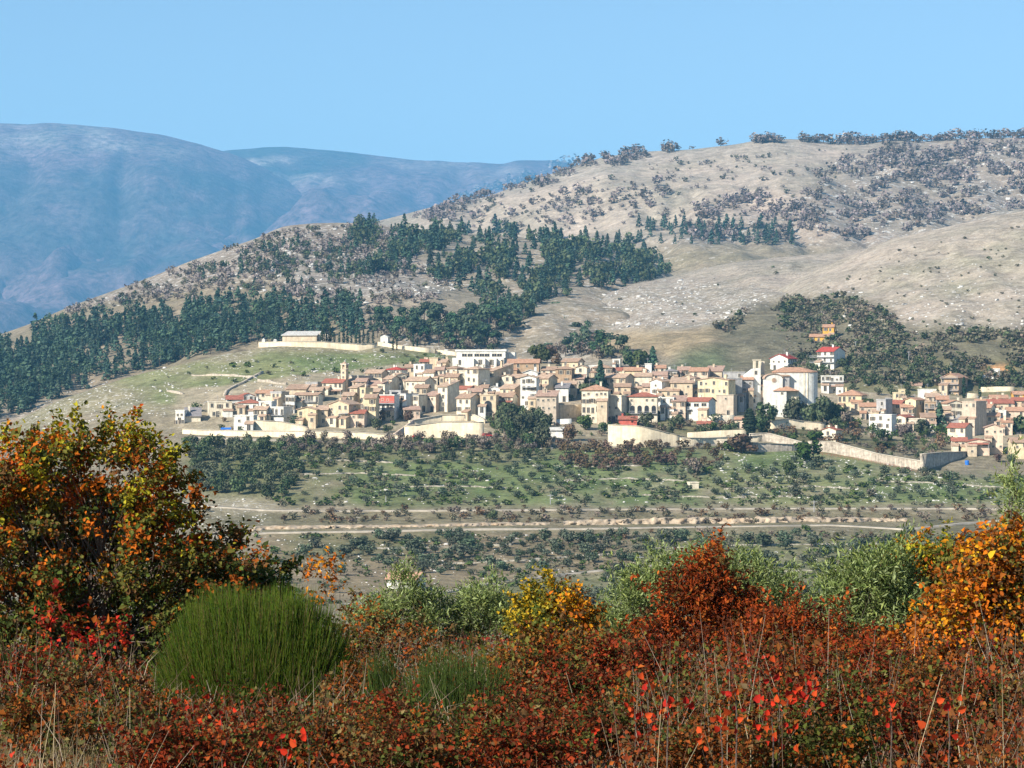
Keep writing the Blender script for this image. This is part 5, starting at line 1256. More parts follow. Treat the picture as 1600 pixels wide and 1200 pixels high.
sp = spots([[(295,700),(400,694),(470,700),(470,745),(440,778),(400,784),(300,765)]], 75, 12, 35); plant_trees('oak', sp[np.argsort(sp[:,1])], 24, "oak_tree", "dark grey-green oak in the thicket under the street wall", "oak tree", "oaks of the thicket under the wall", cards_n=260, wide=1.05, jit=.3, zones=[(350, 'outer end'), (410, 'middle'), (900, 'end by the meadow')])
sp = spots([[(440,690),(860,688),(860,706),(440,712)]], 70, 11, 36); plant_trees('bare', sp[np.argsort(sp[:,1])], 19, "hedgerow_tree", "brownish half-bare tree in the hedgerow under the cream walls", "tree", "hedgerow trees under the walls", cards_n=260, wide=1.05, jit=.35, zones=[(580, 'below the yellow house'), (720, 'below the ramp wall'), (1000, 'by the tall tree clump')])  # each of these is a hedgerow tree, crown and trunk in one mesh
sp = spots([[(440,694),(860,694),(860,725),(480,725)]], 60, 11, 37); plant_trees('oak', sp[np.argsort(sp[:,1])], 17, "hedgerow_tree", "green-grey leafy tree in the hedgerow under the cream walls", "tree", "leafy hedgerow trees", cards_n=240, wide=1.1, jit=.35, zones=[(580, 'below the yellow house'), (720, 'below the ramp wall'), (1000, 'by the tall tree clump')])  # leafy trees of the same hedgerow, built the same way
sp = spots([[(785,652),(850,660),(856,700),(830,706),(780,690)]], 20, 12, 38); plant_trees('oak', sp[np.argsort(sp[:,1])], 34, "oak_tree", "tall dark tree in the clump right of the ramp wall", "oak tree", "tall trees right of the ramp wall", cards_n=340, wide=.85, jit=.25)
sp = spots([[(870,700),(1130,698),(1130,730),(880,738)]], 60, 11, 39); plant_trees('rust', sp[np.argsort(sp[:,1])], 17, "thicket_shrub", "brown-grey shrub in the thicket below the bastion", "shrub", "brown thicket below the bastion", cards_n=220, wide=1.25, jit=.35, zones=[(960, 'near side'), (1050, 'middle'), (1300, 'by the promenade')])
sp = spots([[(440,796),(1600,794),(1600,816),(440,820)]], 230, 5, 40); mass("roadside_brush", "brown-grey brush along the bank between the two roads", ['rust','scrub','bare'], np.concatenate([sp, spots([[(900,832),(1600,832),(1600,845),(900,848)]], 70, 9, 41)]), 9, cards_n=70, wide=1.4)
sp = np.concatenate([spots([[(300,700),(1130,720),(1600,745),(1600,790),(440,792)]], 900, 4, 42, (26,-.02)), spots([[(420,836),(1000,836),(1000,900),(640,930),(430,960)]], 420, 4, 43, (30,0.05)), spots([[(1000,836),(1600,836),(1600,960),(760,990),(760,915)]], 800, 4, 44, (30,-.1)), spots([[(-350,800),(0,690),(280,690),(290,770),(420,840),(420,1000),(-350,1000)]], 330, 7, 49, (30,-.05)), spots([[(1600,745),(1900,745),(1900,980),(1600,980)]], 120, 7, 48, (30,-.05)), spots([[(200,600),(330,570),(700,550),(700,575),(420,600)]], 36, 10, 50)])
mass("slope_tussocks", "low tussocks and small bushes over the slopes", ['scrub','oak','green'], sp, 6, jit=.5, cards_n=28, wide=1.6)
sp = spots([[(-250,860),(300,850),(520,850),(540,930),(400,970),(-250,980)]], 40, 20, 81); plant_trees('olive', sp, 20, 'olive_tree', 'dark olive on the slope behind the tall autumn maple', 'olive tree', 'olives behind the maple', cards_n=220, wide=1.3, jit=.4)
# trees standing among the houses: (px, foot, height px, kind, width, name, label)
VT = [(1198,668,44,'oak',.85,"dark round evergreen left of the church front"),(1243,656,42,'oak',.95,"dark leafy tree against the church drum"),(1285,664,52,'oak',.8,"tallest dark evergreen right of the church drum"),(1303,664,40,'green',1.0,"brighter green round tree beside the church's tallest evergreen"),
 (1268,662,36,'oak',.9,"dark evergreen filling the church corner"),(1171,682,42,'cypress',2.6,"broad dark cypress beside the pink kiosk"),(1186,676,26,'oak',1.0,"small dark tree behind the pink kiosk's cypress"),(1318,668,30,'bare',1.0,"brown bare tree below the yellow villa"),(1352,646,26,'green',.95,"mid green tree in front of the yellow villa"),(1376,688,22,'oak',1.2,"grey-green tree at the foot of the boxy white house"),
 (1415,684,26,'bare',1.2,"bare brown tree before the small red-roofed cottage"),(1440,682,30,'oak',1.0,"dark tree below the brown balconied house"),(1468,668,38,'conifer',1.1,"grey-green conifer beside the grey shuttered house"),(1480,680,16,'green',1.2,"yellow-green bush left of the red-roofed pair"),(1595,678,34,'oak',1.0,"dark tree in front of the pink house at the picture's edge"),(1580,725,20,'oak',1.2,"dark bush before the yellow bungalow"),(1560,722,16,'rust',1.2,"brown bush under the tall pink gable house"),
 (938,614,50,'conifer',.9,"tall dark conifer rising among the roofs by the palazzo"),(918,626,32,'oak',1.0,"dark garden tree left of the palazzo"),(905,612,30,'rust',1.2,"brown bare tree in the palazzo garden"),(884,626,20,'oak',1.1,"small green tree by the white garage house"),(888,690,30,'rust',.95,"dark reddish tree in the gardens below the palazzo"),(915,672,26,'green',1.2,"olive-green tree below the palazzo wall"),(942,678,22,'oak',1.2,"grey-green bush beside the bastion"),
 (1010,668,26,'oak',1.0,"dark tree on the bastion beside the red pavilion"),(1058,666,20,'oak',1.5,"wide grey-green tree before the white house"),(1046,684,22,'oak',.9,"dark pointed shrub on the bastion steps"),(1115,672,16,'green',1.2,"yellow-green bush by the white parapet"),(1135,676,16,'oak',1.3,"grey bush in the garden by the white parapet"),(1096,676,14,'oak',1.4,"low grey bush under the pinkish white house"),
 (590,672,22,'oak',1.0,"dark tree in front of the scarlet-storey house"),(605,676,16,'oak',1.4,"spreading dark shrub beside the scarlet-storey house"),(463,668,24,'olive',1.4,"grey-blue shrub before the yellow house"),(640,660,22,'rust',1.0,"thin brown tree before the pink house"),(757,640,18,'oak',.9,"dark tree inside the arch house's yard"),(782,664,22,'rust',1.3,"purple-brown shrub right of the ramp wall"),(800,656,28,'oak',1.0,"green tree beneath the red awning house"),(770,668,14,'oak',1.2,"low dark shrub at the ramp wall's corner"),
 (645,568,10,'oak',1.6,"dark round bush on the green slope above the ochre cottage"),(597,551,8,'oak',1.6,"dark bush by the lane wall on the hill"),(1158,708,34,'rust',1.4,"large round bush with russet crown below the promenade"),(1140,706,24,'green',1.1,"olive-green bush beside the russet-crowned bush"),(1258,722,36,'green',1.3,"big grey-green bush at the bend of the stone wall"),(1280,730,22,'oak',1.3,"dark bush right of the wall-bend bush"),(1232,742,26,'green',1.0,"tall green shrub on the rocky meadow"),(1275,690,20,'green',2.2,"long dense green hedge mound above the stone ramp"),(1385,700,14,'green',2.8,"low ivy-green mound above the long stone wall"),
 (855,566,30,'rust',1.0,"russet tree before the pines behind the brick building"),(870,572,24,'rust',.9,"smaller russet tree beside the brick building"),(845,568,34,'green',1.0,"green tree behind the brick building's end"),(1000,576,34,'green',1.1,"large mid-green tree behind the village roofs"),(984,574,28,'oak',1.0,"dark tree behind the yellowish cottage"),(1020,578,36,'conifer',1.1,"dark pointed conifer behind the village roofs"),(1150,582,22,'conifer',1.2,"dark conifer behind the grey concrete house"),(1165,584,16,'oak',1.6,"dark hedge tree before the church's bell tower"),
 (1085,742,30,'bare',1.0,"tall grey bare tree in the meadow above the road"),(1360,776,14,'scrub',1.6,"wide grey shrub on the meadow's edge"),(1195,748,18,'olive',1.1,"round olive standing apart in the rocky meadow"),(770,812,18,'oak',1.2,"dark bush growing on the road bank"),(1260,830,13,'green',1.4,"yellow-green round bush beside the lower road")]
GREENISH = {}
for i, (px, py, h, kd, wd, lab) in enumerate(VT):
    big = h >= 26
    o = None
    if big:
        v, f, c = tree_mesh(kd, 900+i, 520)
        nt_ = 10; P, _ = ground([px],[py]); p = P[0]; hh = h*K*p[1]
        root = empty("tree", (p[0], p[1], p[2]-.03*hh), i*1.3); root.scale = (hh*wd*1.05, hh*wd*1.05, hh*1.05)
        link_mesh("crown", np_mesh("crown", v[:-nt_], f[:-5], M_FAR, c[:-nt_]), root)
        link_mesh("trunk", np_mesh("trunk", v[-nt_:], f[-5:]-(len(v)-nt_), M_FAR, c[-nt_:]), root)
        tag(root, lab, "tree", "trees among the houses")
    else:
        plant_trees(kd, np.array([[px,py]],float), h, "shrub" if 'shrub' in lab or 'bush' in lab else "tree", lab, "shrub" if 'shrub' in lab or 'bush' in lab else "tree", "trees among the houses", cards_n=300, wide=wd, jit=0.02, seed=i)
# poles, posts and small things
def pole(px, pb, pt, label, arm=True):
    P, s = world_px(px, pb); h = (pb-pt)*s
    b = MB(); b.tube([(0,0,-.5),(0,0,h)],[.16,.11],6); root = empty("utility_pole", tuple(P)); b.build("pole", M_METAL, root)
    if arm: b = MB(); b.box(-.9,.9,-.06,.06,h-.5,h-.35); b.build("crossarm", M_METAL, root)
    tag(root, label, "utility pole")
pole(1337,548,533,"grey utility pole right of the crimson-roofed hillside house"); pole(1420,565,549,"grey utility pole in the slope scrub above the yellow villa"); pole(1486,585,566,"thin pole behind the timber-balconied house",False); pole(1562,594,577,"grey pole beside the white container shed")
pole(860,788,772,"thin pole beside the upper road under the tree clump"); pole(1272,800,782,"thin pole beside the upper road right of the meadow"); pole(1000,890,868,"thin pole at the end of the dirt track"); pole(603,790,775,"thin pole beside the upper road near the thicket",False)
def car(px, py, label, body, rz):
    P, s = world_px(px, py); root = empty("parked_car", (P[0],P[1],P[2]+.25), rz)
    b = MB(); b.prism_y([(-2.0,.35),(2.0,.35),(2.05,.75),(1.2,.92),(.75,1.42),(-1.1,1.45),(-1.75,.95),(-2.05,.85)],-.8,.8); b.build("body", body, root)
    b = MB(); b.prism_y([(1.1,.95),(.7,1.36),(-1.05,1.38),(-1.55,.97)],-.815,.815); b.build("side_windows", M_GLASS, root)
    for x in (-1.25,1.25):
        for y in (-.72,.72):
            b = MB(); b.prism_y([(x+.33*math.cos(t),.33+.33*math.sin(t)) for t in np.linspace(0,2*math.pi,10,endpoint=False)],y-.1,y+.1); b.build("wheel", M_DARK, root)
    tag(root, label, "car")
M_RED = mat_plain("red_paint", (.45,.04,.035), 1, .1, .35); M_BLUE = mat_plain("blue_plastic", (.03,.16,.55), 1, .1, .5)
car(652,686,"red car parked in front of the broad ramp wall",M_RED,.1); car(761,684,"dark red car parked at the ramp wall's corner",M_RED,.2)
P, s = world_px(1511, 726); b = MB(); b.tube([(0,0,-.2),(0,0,1.2),(0,0,1.5),(0,0,1.6)],[.75,.85,.8,.3],10); o = b.build("water_tank", M_BLUE); o.location = tuple(P); tag(o, "bright blue plastic tank on the grass below the shaded bastion", "tank")
P, s = world_px(353, 676); b = MB(); b.prism_x([(-1.5,1.2),(1.5,1.8),(1.5,1.9),(-1.5,1.3)],-1.9,1.9); root = empty("tarpaulin_shelter", tuple(P)); b.build("tarpaulin", M_BLUE, root)
for x in (-1.7,1.7):
    b = MB(); b.box(x-.05,x+.05,-1.3,-1.2,-.5,1.2); b.build("post", M_METAL, root)
    b = MB(); b.box(x-.05,x+.05,1.2,1.3,-.5,1.7); b.build("post", M_METAL, root)
tag(root, "blue tarpaulin shelter beside the white terrace base house", "shelter")

sp = np.concatenate([spots([[(290,640),(480,640),(640,650),(640,672),(290,676)]], 34, 9, 71), spots([[(850,650),(1180,655),(1180,690),(950,690),(860,690)]], 60, 8, 72), spots([[(1190,668),(1330,660),(1480,672),(1490,710),(1430,718),(1300,700),(1200,690)]], 130, 7, 73), spots([[(760,640),(800,640),(790,690),(760,690)]], 14, 8, 74)])
mass("garden_growth", "shrubs and small trees in the gardens at the village foot", ['oak','rust','green','bare'], sp, 12, jit=.5, cards_n=120, wide=1.15)
# ------------------------------------------------------------------ the near plants
def leaf_polys(P, d, nrm, L, Wd, fold=0.25, curl=0.25, r=rng):
    """six-cornered leaves: P base (n,3), d direction, nrm normal, length and width in metres"""
    n = len(P); L = np.broadcast_to(L,(n,))[:,None]; Wd = np.broadcast_to(Wd,(n,))[:,None]
    d = d/np.linalg.norm(d,axis=1)[:,None]; s = np.cross(d, nrm); s /= np.maximum(np.linalg.norm(s,axis=1)[:,None],1e-6); u = np.cross(s, d)
    up = u*Wd*fold; dn = -u*L*curl
    v = np.stack([P, P+d*L*.30+s*Wd*.5+up, P+d*L*.68+s*Wd*.42+up+dn*.4, P+d*L+dn, P+d*L*.68-s*Wd*.42+up+dn*.4, P+d*L*.30-s*Wd*.5+up], 1).reshape(-1,3)
    b = (np.arange(n)*6)[:,None]
    f = np.concatenate([b+np.array([[0,1,2,3]]), b+np.array([[0,3,4,5]])])
    return v, f
def leaf4(P, d, nrm, L, Wd):
    n = len(P); L = L[:,None]; Wd = Wd[:,None]; d = d/np.linalg.norm(d,axis=1)[:,None]; s = np.cross(d, nrm); s /= np.maximum(np.linalg.norm(s,axis=1)[:,None],1e-6); u = np.cross(s, d)
    v = np.stack([P, P+d*L*.45+s*Wd*.5+u*Wd*.2, P+d*L-u*L*.15, P+d*L*.45-s*Wd*.5+u*Wd*.2],1).reshape(-1,3); b = (np.arange(n)*4)[:,None]
    return v, np.concatenate([b+np.array([[0,1,2]]), b+np.array([[0,2,3]])])
def strips(P0, P1, P2, w, r=rng):
    """thin two-segment blades from P0 over P1 to P2, triangular in section"""
    n = len(P0); w = np.broadcast_to(w,(n,))[:,None]
    d = P2-P0; a = np.cross(d, rdir(n,r)); a /= np.maximum(np.linalg.norm(a,axis=1)[:,None],1e-9); b = np.cross(d/np.linalg.norm(d,axis=1)[:,None], a)
    k = [a, -.5*a+.87*b, -.5*a-.87*b]
    v = np.stack([P0+q*w for q in k]+[P1+q*w*.8 for q in k]+[P2+q*w*.25 for q in k],1).reshape(-1,3)
    o = (np.arange(n)*9)[:,None]; f = []
    for lv in (0,3):
        for i in range(3): f.append(o+np.array([[lv+i, lv+(i+1)%3, lv+3+(i+1)%3, lv+3+i]]))
    return v, np.concatenate(f)
def px2w(px, py, Y): return np.stack([(np.asarray(px)-800)*K*Y, np.asarray(Y)+0*np.asarray(px), (600-np.asarray(py))*K*Y], -1)

def near_tree(name, label, cat, Y, lobes, depth, n_clump, n_leaf, L, Wd, colf, base, seed, spread=0.085, stems=6, up=0.25, shell=0.42, droop=0.0, bark=M_BARK, group=None, rad=0.016, shoots=0.28, hexa=False):
    """lobes: (px, py, rx, ry[, y-offset m]) outline lobes of the crown; base: (px, py) foot of the stems"""
    r = np.random.default_rng(seed)
    L_ = np.array([(l[0],l[1],l[2],l[3],(l[4] if len(l)>4 else 0)) for l in lobes], float)
    w = (L_[:,2]*L_[:,3])**0.85; w /= w.sum(); k = r.choice(len(L_), n_clump, p=w)
    d = rdir(n_clump, r); q = r.uniform(.12,1,n_clump)**shell
    px = L_[k,0]+L_[k,2]*d[:,0]*q; py = L_[k,1]-L_[k,3]*d[:,2]*q; yy = Y+L_[k,4]+depth*np.sqrt(L_[k,2]/L_[:,2].max())*d[:,1]*q
    C = px2w(px, py, Y); C[:,1] = yy
    b0 = px2w(base[0], base[1], Y); b0[2] = zfg(b0[0], Y)-0.05
    root = empty(name, tuple(b0))
    # branches
    mb = MB(); rr = random.Random(seed)
    order = list(range(len(L_))); hubs = []
    for i in order:
        c = px2w(L_[i,0], L_[i,1]+L_[i,3]*.35, Y); c[1] = Y+L_[i,4]
        st = b0+np.array([rr.uniform(-.12,.12), rr.uniform(-.12,.12), 0])
        mid = st*.5+c*.5+np.array([rr.uniform(-.1,.1), rr.uniform(-.1,.1), .1]); hubs.append((c, mid))
        mb.tube([st-b0, st*.75+mid*.25-b0+np.array([rr.uniform(-.03,.03)]*3), mid-b0, mid*.4+c*.6-b0+np.array([rr.uniform(-.05,.05)]*3), c-b0],[rad,rad*.85,rad*.7,rad*.5,rad*.35],6)
    for i in range(n_clump):
        if rr.random() < 0.55:
            c, mid = hubs[k[i]]; t = rr.uniform(.0,.8); s0 = mid*(1-t)+c*t; e = C[i]
            m = s0*.5+e*.5+np.array([rr.uniform(-.05,.05), rr.uniform(-.05,.05), rr.uniform(-.02,.06)])
            mb.tube([s0-b0, m-b0, e-b0],[rad*.32,rad*.22,rad*.10],4)
    mb.build("branches", bark, root)
    # leaves: sprays, some drawn out into shoots that leave the outline
    cl = np.repeat(np.arange(n_clump), n_leaf); n = len(cl)
    sh = r.uniform(size=n_clump) < shoots; sl = (sh*r.uniform(.6,1.6,n_clump)*spread*3.2)[cl]*r.uniform(0,1,n)
    sd = d*np.array([1,1,.6])+np.array([0,0,.75])+.3*rdir(n_clump,r); sd /= np.linalg.norm(sd,axis=1)[:,None]
    out = d[cl]; g = r.normal(size=(n,3))*spread*np.array([1,1,.8])
    g = g*np.where(sh[cl],.42,1)[:,None]+sd[cl]*sl[:,None]
    P = C[cl]+g
    dirv = out*.6+rdir(n,r)*.9+np.array([0,0,up-droop]); nr = rdir(n,r)*.8+np.array([0,0,.9])+out*.3
    col = colf(px[cl]+g[:,0]/(K*Y), py[cl]-g[:,2]/(K*Y), cl, n, r)
    sz = r.lognormal(0,.25,n)
    v, f = leaf_polys(P, dirv, nr, L*sz, Wd*sz, r=r) if hexa else leaf4(P, dirv, nr, L*sz, Wd*sz*1.1)
    link_mesh("crown", np_mesh("crown", v-b0, f, M_LEAF, np.repeat(col, 6 if hexa else 4, 0)), root)
    tag(root, label, cat, group)
    return root
def mixcols(names, w, cl, n, r, var=.25, coh=.6):
    """palette colours that mostly agree within one spray of leaves"""
    names = np.array(names); w = np.array(w)/np.sum(w)
    ck = r.choice(len(names), cl.max()+1, p=w)[cl]; lk = r.choice(len(names), n, p=w)
    k = np.where(r.uniform(size=n) < coh, ck, lk)
    return names[k]*(1+var*r.uniform(-1,1,(n,1)))
ORANGE=(.58,.15,.012); RUSTC=(.32,.085,.014); YGREEN=(.36,.32,.025); OLIVEG=(.13,.125,.028); DKGREEN=(.045,.06,.016); MIDGREEN=(.085,.12,.025); BROWN=(.14,.075,.03); YELLOW=(.55,.35,.02); REDC=(.50,.03,.018); DRED=(.22,.025,.016); GOLD=(.58,.24,.014); SILVER=(.32,.38,.17); SILV2=(.20,.26,.085)
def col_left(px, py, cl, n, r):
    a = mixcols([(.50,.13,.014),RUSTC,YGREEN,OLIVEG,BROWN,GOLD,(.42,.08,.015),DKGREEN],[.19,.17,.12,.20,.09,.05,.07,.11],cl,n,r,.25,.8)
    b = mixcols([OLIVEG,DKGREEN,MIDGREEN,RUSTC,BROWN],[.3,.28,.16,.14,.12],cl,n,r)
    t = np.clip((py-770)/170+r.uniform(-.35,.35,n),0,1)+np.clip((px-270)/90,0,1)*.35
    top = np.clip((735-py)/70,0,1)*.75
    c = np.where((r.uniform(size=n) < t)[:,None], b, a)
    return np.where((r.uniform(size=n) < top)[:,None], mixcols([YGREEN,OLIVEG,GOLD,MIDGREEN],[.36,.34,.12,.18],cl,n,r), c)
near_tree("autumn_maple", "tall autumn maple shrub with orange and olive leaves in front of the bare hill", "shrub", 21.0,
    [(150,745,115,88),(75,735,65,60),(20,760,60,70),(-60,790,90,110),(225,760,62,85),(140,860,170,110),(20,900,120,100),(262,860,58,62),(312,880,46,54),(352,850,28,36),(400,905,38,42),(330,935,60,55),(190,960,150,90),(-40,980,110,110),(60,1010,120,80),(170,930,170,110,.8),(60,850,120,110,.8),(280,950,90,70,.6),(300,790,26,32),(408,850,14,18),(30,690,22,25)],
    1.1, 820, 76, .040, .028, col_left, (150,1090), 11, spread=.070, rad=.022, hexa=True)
# red creeper in the maple's foot
sh_l = lambda px, py, cl, n, r: mixcols([REDC,DRED,(.50,.06,.02),RUSTC,BROWN],[.28,.27,.12,.2,.13],cl,n,r)
near_tree("red_creeper", "scarlet-leaved creeper hanging in the foot of the tall autumn maple", "creeper", 19.6, [(95,985,30,30),(80,960,14,14),(140,1010,45,28),(170,1030,35,22),(105,1020,40,22),(40,1045,40,16),(190,990,20,14)], .25, 34, 17, .046, .034, sh_l, (110,1085), 12, spread=.05, rad=.006)
near_tree("green_shrub", "small green-leaved shrub at the maple's right foot", "shrub", 22.5, [(395,905,42,34),(365,920,30,30),(430,930,25,30)], .3, 46, 46, .05, .036, lambda px,py,cl,n,r: mixcols([MIDGREEN,DKGREEN,(.13,.17,.03)],[.5,.3,.2],cl,n,r), (395,1085), 13, spread=.06, rad=.008)

def broom(name, label, Y, cpx, base_py, half_px, h_px, n, seed, cols, w=.0034, depth=None):
    r = np.random.default_rng(seed); R = half_px*K*Y; Hh = h_px*K*Y; D = depth or R*.8
    b0 = px2w(cpx, base_py, Y); b0[2] = min(b0[2], zfg(b0[0], Y)+.0)
    H2 = (600-base_py+h_px)*K*Y-b0[2]
    a = r.uniform(0,2*np.pi,n); q = np.sqrt(r.uniform(0,1,n))
    ex = R*q*np.cos(a); ey = D*q*np.sin(a); ez = H2*(1-.52*q**4.0)*r.uniform(.84,1.03,n)*(1+.09*fbm(ex*5,ey*5,3,seed))
    short = r.uniform(size=n) < .4; ez = np.where(short, ez*r.uniform(.45,.9,n), ez)
    P2 = np.stack([ex,ey,ez],1); P0 = np.stack([ex*.45,ey*.45,np.zeros(n)],1); P0[:,2] = np.where(r.uniform(size=n)<.6, ez*r.uniform(.2,.6,n), 0); tt = P0[:,2]/ez
    P0[:,0] = ex*(.45+.55*tt); P0[:,1] = ey*(.45+.55*tt)
    P1 = (P0+P2)/2; P1[:,0] += R*.06*np.cos(a)+r.normal(0,.012,n); P1[:,1] += D*.06*np.sin(a); P2[:,:2] += r.normal(0,.03,(n,2))
    v, f = strips(P0,P1,P2,w*r.uniform(.7,1.3,n),r)
    root = empty(name, tuple(b0)); c = pal(n, cols, .3, r)
    link_mesh("stems", np_mesh("stems", v, f, M_LEAF, np.repeat(c,9,0)), root)
    mb = MB()
    for i in range(9):
        t = i*.7; mb.tube([(.05*math.cos(t),.05*math.sin(t),-.05),(R*.22*math.cos(t),D*.22*math.sin(t),H2*.22),(R*.45*math.cos(t),D*.45*math.sin(t),H2*.45)],[.014,.01,.005],5)
    mb.build("branches", M_BARK, root)
    tag(root, label, "shrub"); root.children[0]["kind"] = "stuff"
    return root
broom("broom_bush", "dome-shaped green broom bush of fine upright stems", 17.5, 402, 1085, 168, 168, 13000, 21, [(.10,.165,.018),(.14,.21,.022),(.05,.095,.016),(.085,.15,.02),(.16,.18,.03),(.075,.135,.018),(.11,.175,.022),(.20,.15,.06)])
broom("broom_bush", "small low pale green broom in the middle of the brambles", 15.0, 715, 1072, 120, 58, 2300, 22, [(.085,.13,.03),(.11,.16,.04),(.06,.10,.022)], w=.0028)
broom("broom_bush", "thin tuft of green broom shoots right of the dome-shaped bush", 15.6, 600, 1070, 40, 62, 700, 23, [(.085,.13,.03),(.06,.10,.022)], w=.0028)

# olive saplings with narrow silvery leaves
def col_olive(px, py, cl, n, r): return mixcols([SILVER,SILV2,(.09,.13,.035),(.25,.29,.09)],[.22,.34,.24,.20],cl,n,r,.25,.2)
def olive(label, Y, lobes, base, seed, nc=130, nl=40):
    near_tree("olive_sapling", label, "olive sapling", Y, lobes, .5, int(nc*1.25), nl, .058, .0125, col_olive, base, seed, spread=.075, up=.55, rad=.012, group="olive saplings at the edge of the brambles")
olive("olive sapling hiding the white farmhouse, pointed top shoot", 27.0, [(622,965,62,42),(628,925,26,34),(627,900,10,20),(580,970,36,30),(665,975,34,30),(655,935,30,14)], (622,1080), 31, 160)
olive("olive sapling between the white farmhouse and the yellow shrub", 27.5, [(745,965,52,42),(745,935,34,20),(705,975,30,28),(785,980,26,26)], (745,1080), 32, 150)
olive("silvery olive sapling left of the rust-red shrub", 25.0, [(985,960,50,50),(1010,920,36,40),(950,985,38,32),(1035,905,28,36),(1050,880,16,20)], (990,1085), 33, 190)
olive("silvery olive sapling behind the rust-red shrub", 26.0, [(1180,915,56,40),(1150,895,40,32),(1215,940,48,36),(1250,965,36,30),(1090,880,22,22)], (1180,1085), 34, 190)
olive("green olive sapling left of the golden shrub", 19.8, [(1350,930,58,60),(1395,945,50,60),(1330,985,46,44),(1375,890,40,34),(1310,930,24,26)], (1365,1085), 35, 210)
olive("tall thin olive shoots rising at the picture's edge", 22.0, [(1588,800,10,50),(1583,760,5,26),(1594,850,16,40),(1575,850,10,26),(1605,790,8,46)], (1595,1085), 36, 60, 30)
# yellow, rust and golden shrubs
near_tree("yellow_shrub", "rounded yellow-green autumn shrub between two olive saplings", "shrub", 23.0, [(860,968,54,38),(850,940,26,20),(895,965,32,34),(825,975,28,30),(868,925,14,14)], .45, 190, 48, .036, .026,
    lambda px,py,cl,n,r: np.where((px>878+r.uniform(-30,30,n))[:,None], mixcols([GOLD,ORANGE,BROWN,OLIVEG],[.4,.3,.15,.15],cl,n,r), mixcols([YELLOW,(.32,.26,.03),OLIVEG,MIDGREEN],[.26,.30,.26,.18],cl,n,r)), (860,1080), 41, spread=.06, rad=.010)
def col_rust(px, py, cl, n, r): return mixcols([(.33,.06,.014),(.20,.04,.013),(.40,.11,.02),(.09,.028,.012),(.11,.065,.02)],[.32,.26,.14,.18,.10],cl,n,r)
near_tree("rust_shrub", "pointed rust-red shrub in front of the olive saplings", "shrub", 19.5, [(1112,890,24,42),(1108,930,44,40),(1062,925,34,34),(1145,950,40,36),(1100,975,70,40),(1170,990,60,36),(1040,990,50,30)], .35, 300, 44, .042, .018, col_rust, (1105,1085), 42, spread=.06, droop=.2, rad=.010)
near_tree("rust_shrub", "low spreading rust-brown shrub right of the pointed one", "shrub", 18.0, [(1225,990,70,36),(1290,1010,70,34),(1340,1030,60,30),(1180,1020,60,30)], .4, 230, 42, .040, .017, col_rust, (1250,1095), 43, spread=.065, droop=.2, rad=.009)
def col_gold(px, py, cl, n, r): return mixcols([GOLD,ORANGE,YELLOW,(.34,.11,.02),BROWN,OLIVEG,RUSTC],[.13,.20,.05,.20,.16,.15,.11],cl,n,r)
near_tree("golden_shrub", "large golden-orange autumn shrub at the picture's edge", "shrub", 17.0, [(1560,960,80,90),(1500,985,70,70),(1600,900,70,70),(1530,900,50,46),(1580,1060,90,70),(1470,1030,70,56),(1650,980,80,100),(1545,860,22,30),(1500,1080,70,50)], .6, 560, 44, .036, .027, col_gold, (1550,1110), 44, spread=.07, rad=.014, hexa=True)
near_tree("yellow_green_shrub", "yellow-green shrub with bronze tips behind the golden one", "shrub", 20.5, [(1435,895,36,40),(1465,930,44,50),(1440,945,36,40),(1480,890,30,34),(1420,868,16,20)], .4, 230, 46, .038, .026,
    lambda px,py,cl,n,r: mixcols([YGREEN,OLIVEG,MIDGREEN,GOLD,RUSTC],[.22,.30,.18,.14,.16],cl,n,r), (1430,1085), 45, spread=.065, rad=.010)
near_tree("orange_sapling", "thin sapling with sparse orange leaves right of the maple", "sapling", 24.0, [(505,895,16,24),(498,925,20,20),(520,880,10,12),(480,905,12,14)], .12, 26, 12, .042, .028, lambda px,py,cl,n,r: mixcols([GOLD,BROWN,ORANGE],[.4,.3,.3],cl,n,r), (505,1080), 46, spread=.05, rad=.006)
near_tree("brown_shrub", "thin dry brown shrub between the broom and the olive saplings", "shrub", 20.0, [(560,960,30,26),(590,1000,50,34),(650,1010,60,30),(545,1000,24,30)], .3, 70, 26, .04, .022, lambda px,py,cl,n,r: mixcols([BROWN,RUSTC,(.10,.08,.03),OLIVEG],[.35,.25,.2,.2],cl,n,r), (590,1085), 47, spread=.07, rad=.006)
near_tree("bronze_shrub", "low olive-bronze shrub in front of the yellow shrub", "shrub", 18.5, [(870,1020,70,26),(940,1035,70,30),(800,1030,40,22)], .3, 110, 36, .042, .026, lambda px,py,cl,n,r: mixcols([OLIVEG,BROWN,RUSTC,(.22,.10,.02)],[.35,.25,.25,.15],cl,n,r), (880,1090), 48, spread=.07, rad=.007)

# brambles covering the near ground, heaped in mounds
_rb = np.random.default_rng(99); NBP = 150
BY = 8.6+17*_rb.uniform(0,1,NBP); BX = _rb.uniform(-1,1,NBP)*(.235*BY+1.0); BR = _rb.uniform(.22,.62,NBP); BH = _rb.uniform(.10,.42,NBP)*np.where((BX/(K*BY)+800 > 950), 1.1, .72); _bp = BX/(K*BY)+800; BH = np.where((_bp > 200) & (_bp < 840) & (BY > 11), BH*.3, BH); BK = _rb.choice(5, NBP, p=[.34,.22,.16,.16,.12])
def bumps(X, Y):
    X = np.asarray(X, float); Y = np.asarray(Y, float); best = np.zeros(X.shape); kk = np.full(X.shape, -1)
    for i in range(NBP):
        h = BH[i]*np.clip(1-((X-BX[i])**2+(.7*(Y-BY[i]))**2)/BR[i]**2, 0, 1)**.6
        m = h > best; best = np.where(m, h, best); kk = np.where(m, BK[i], kk)
    return best, kk
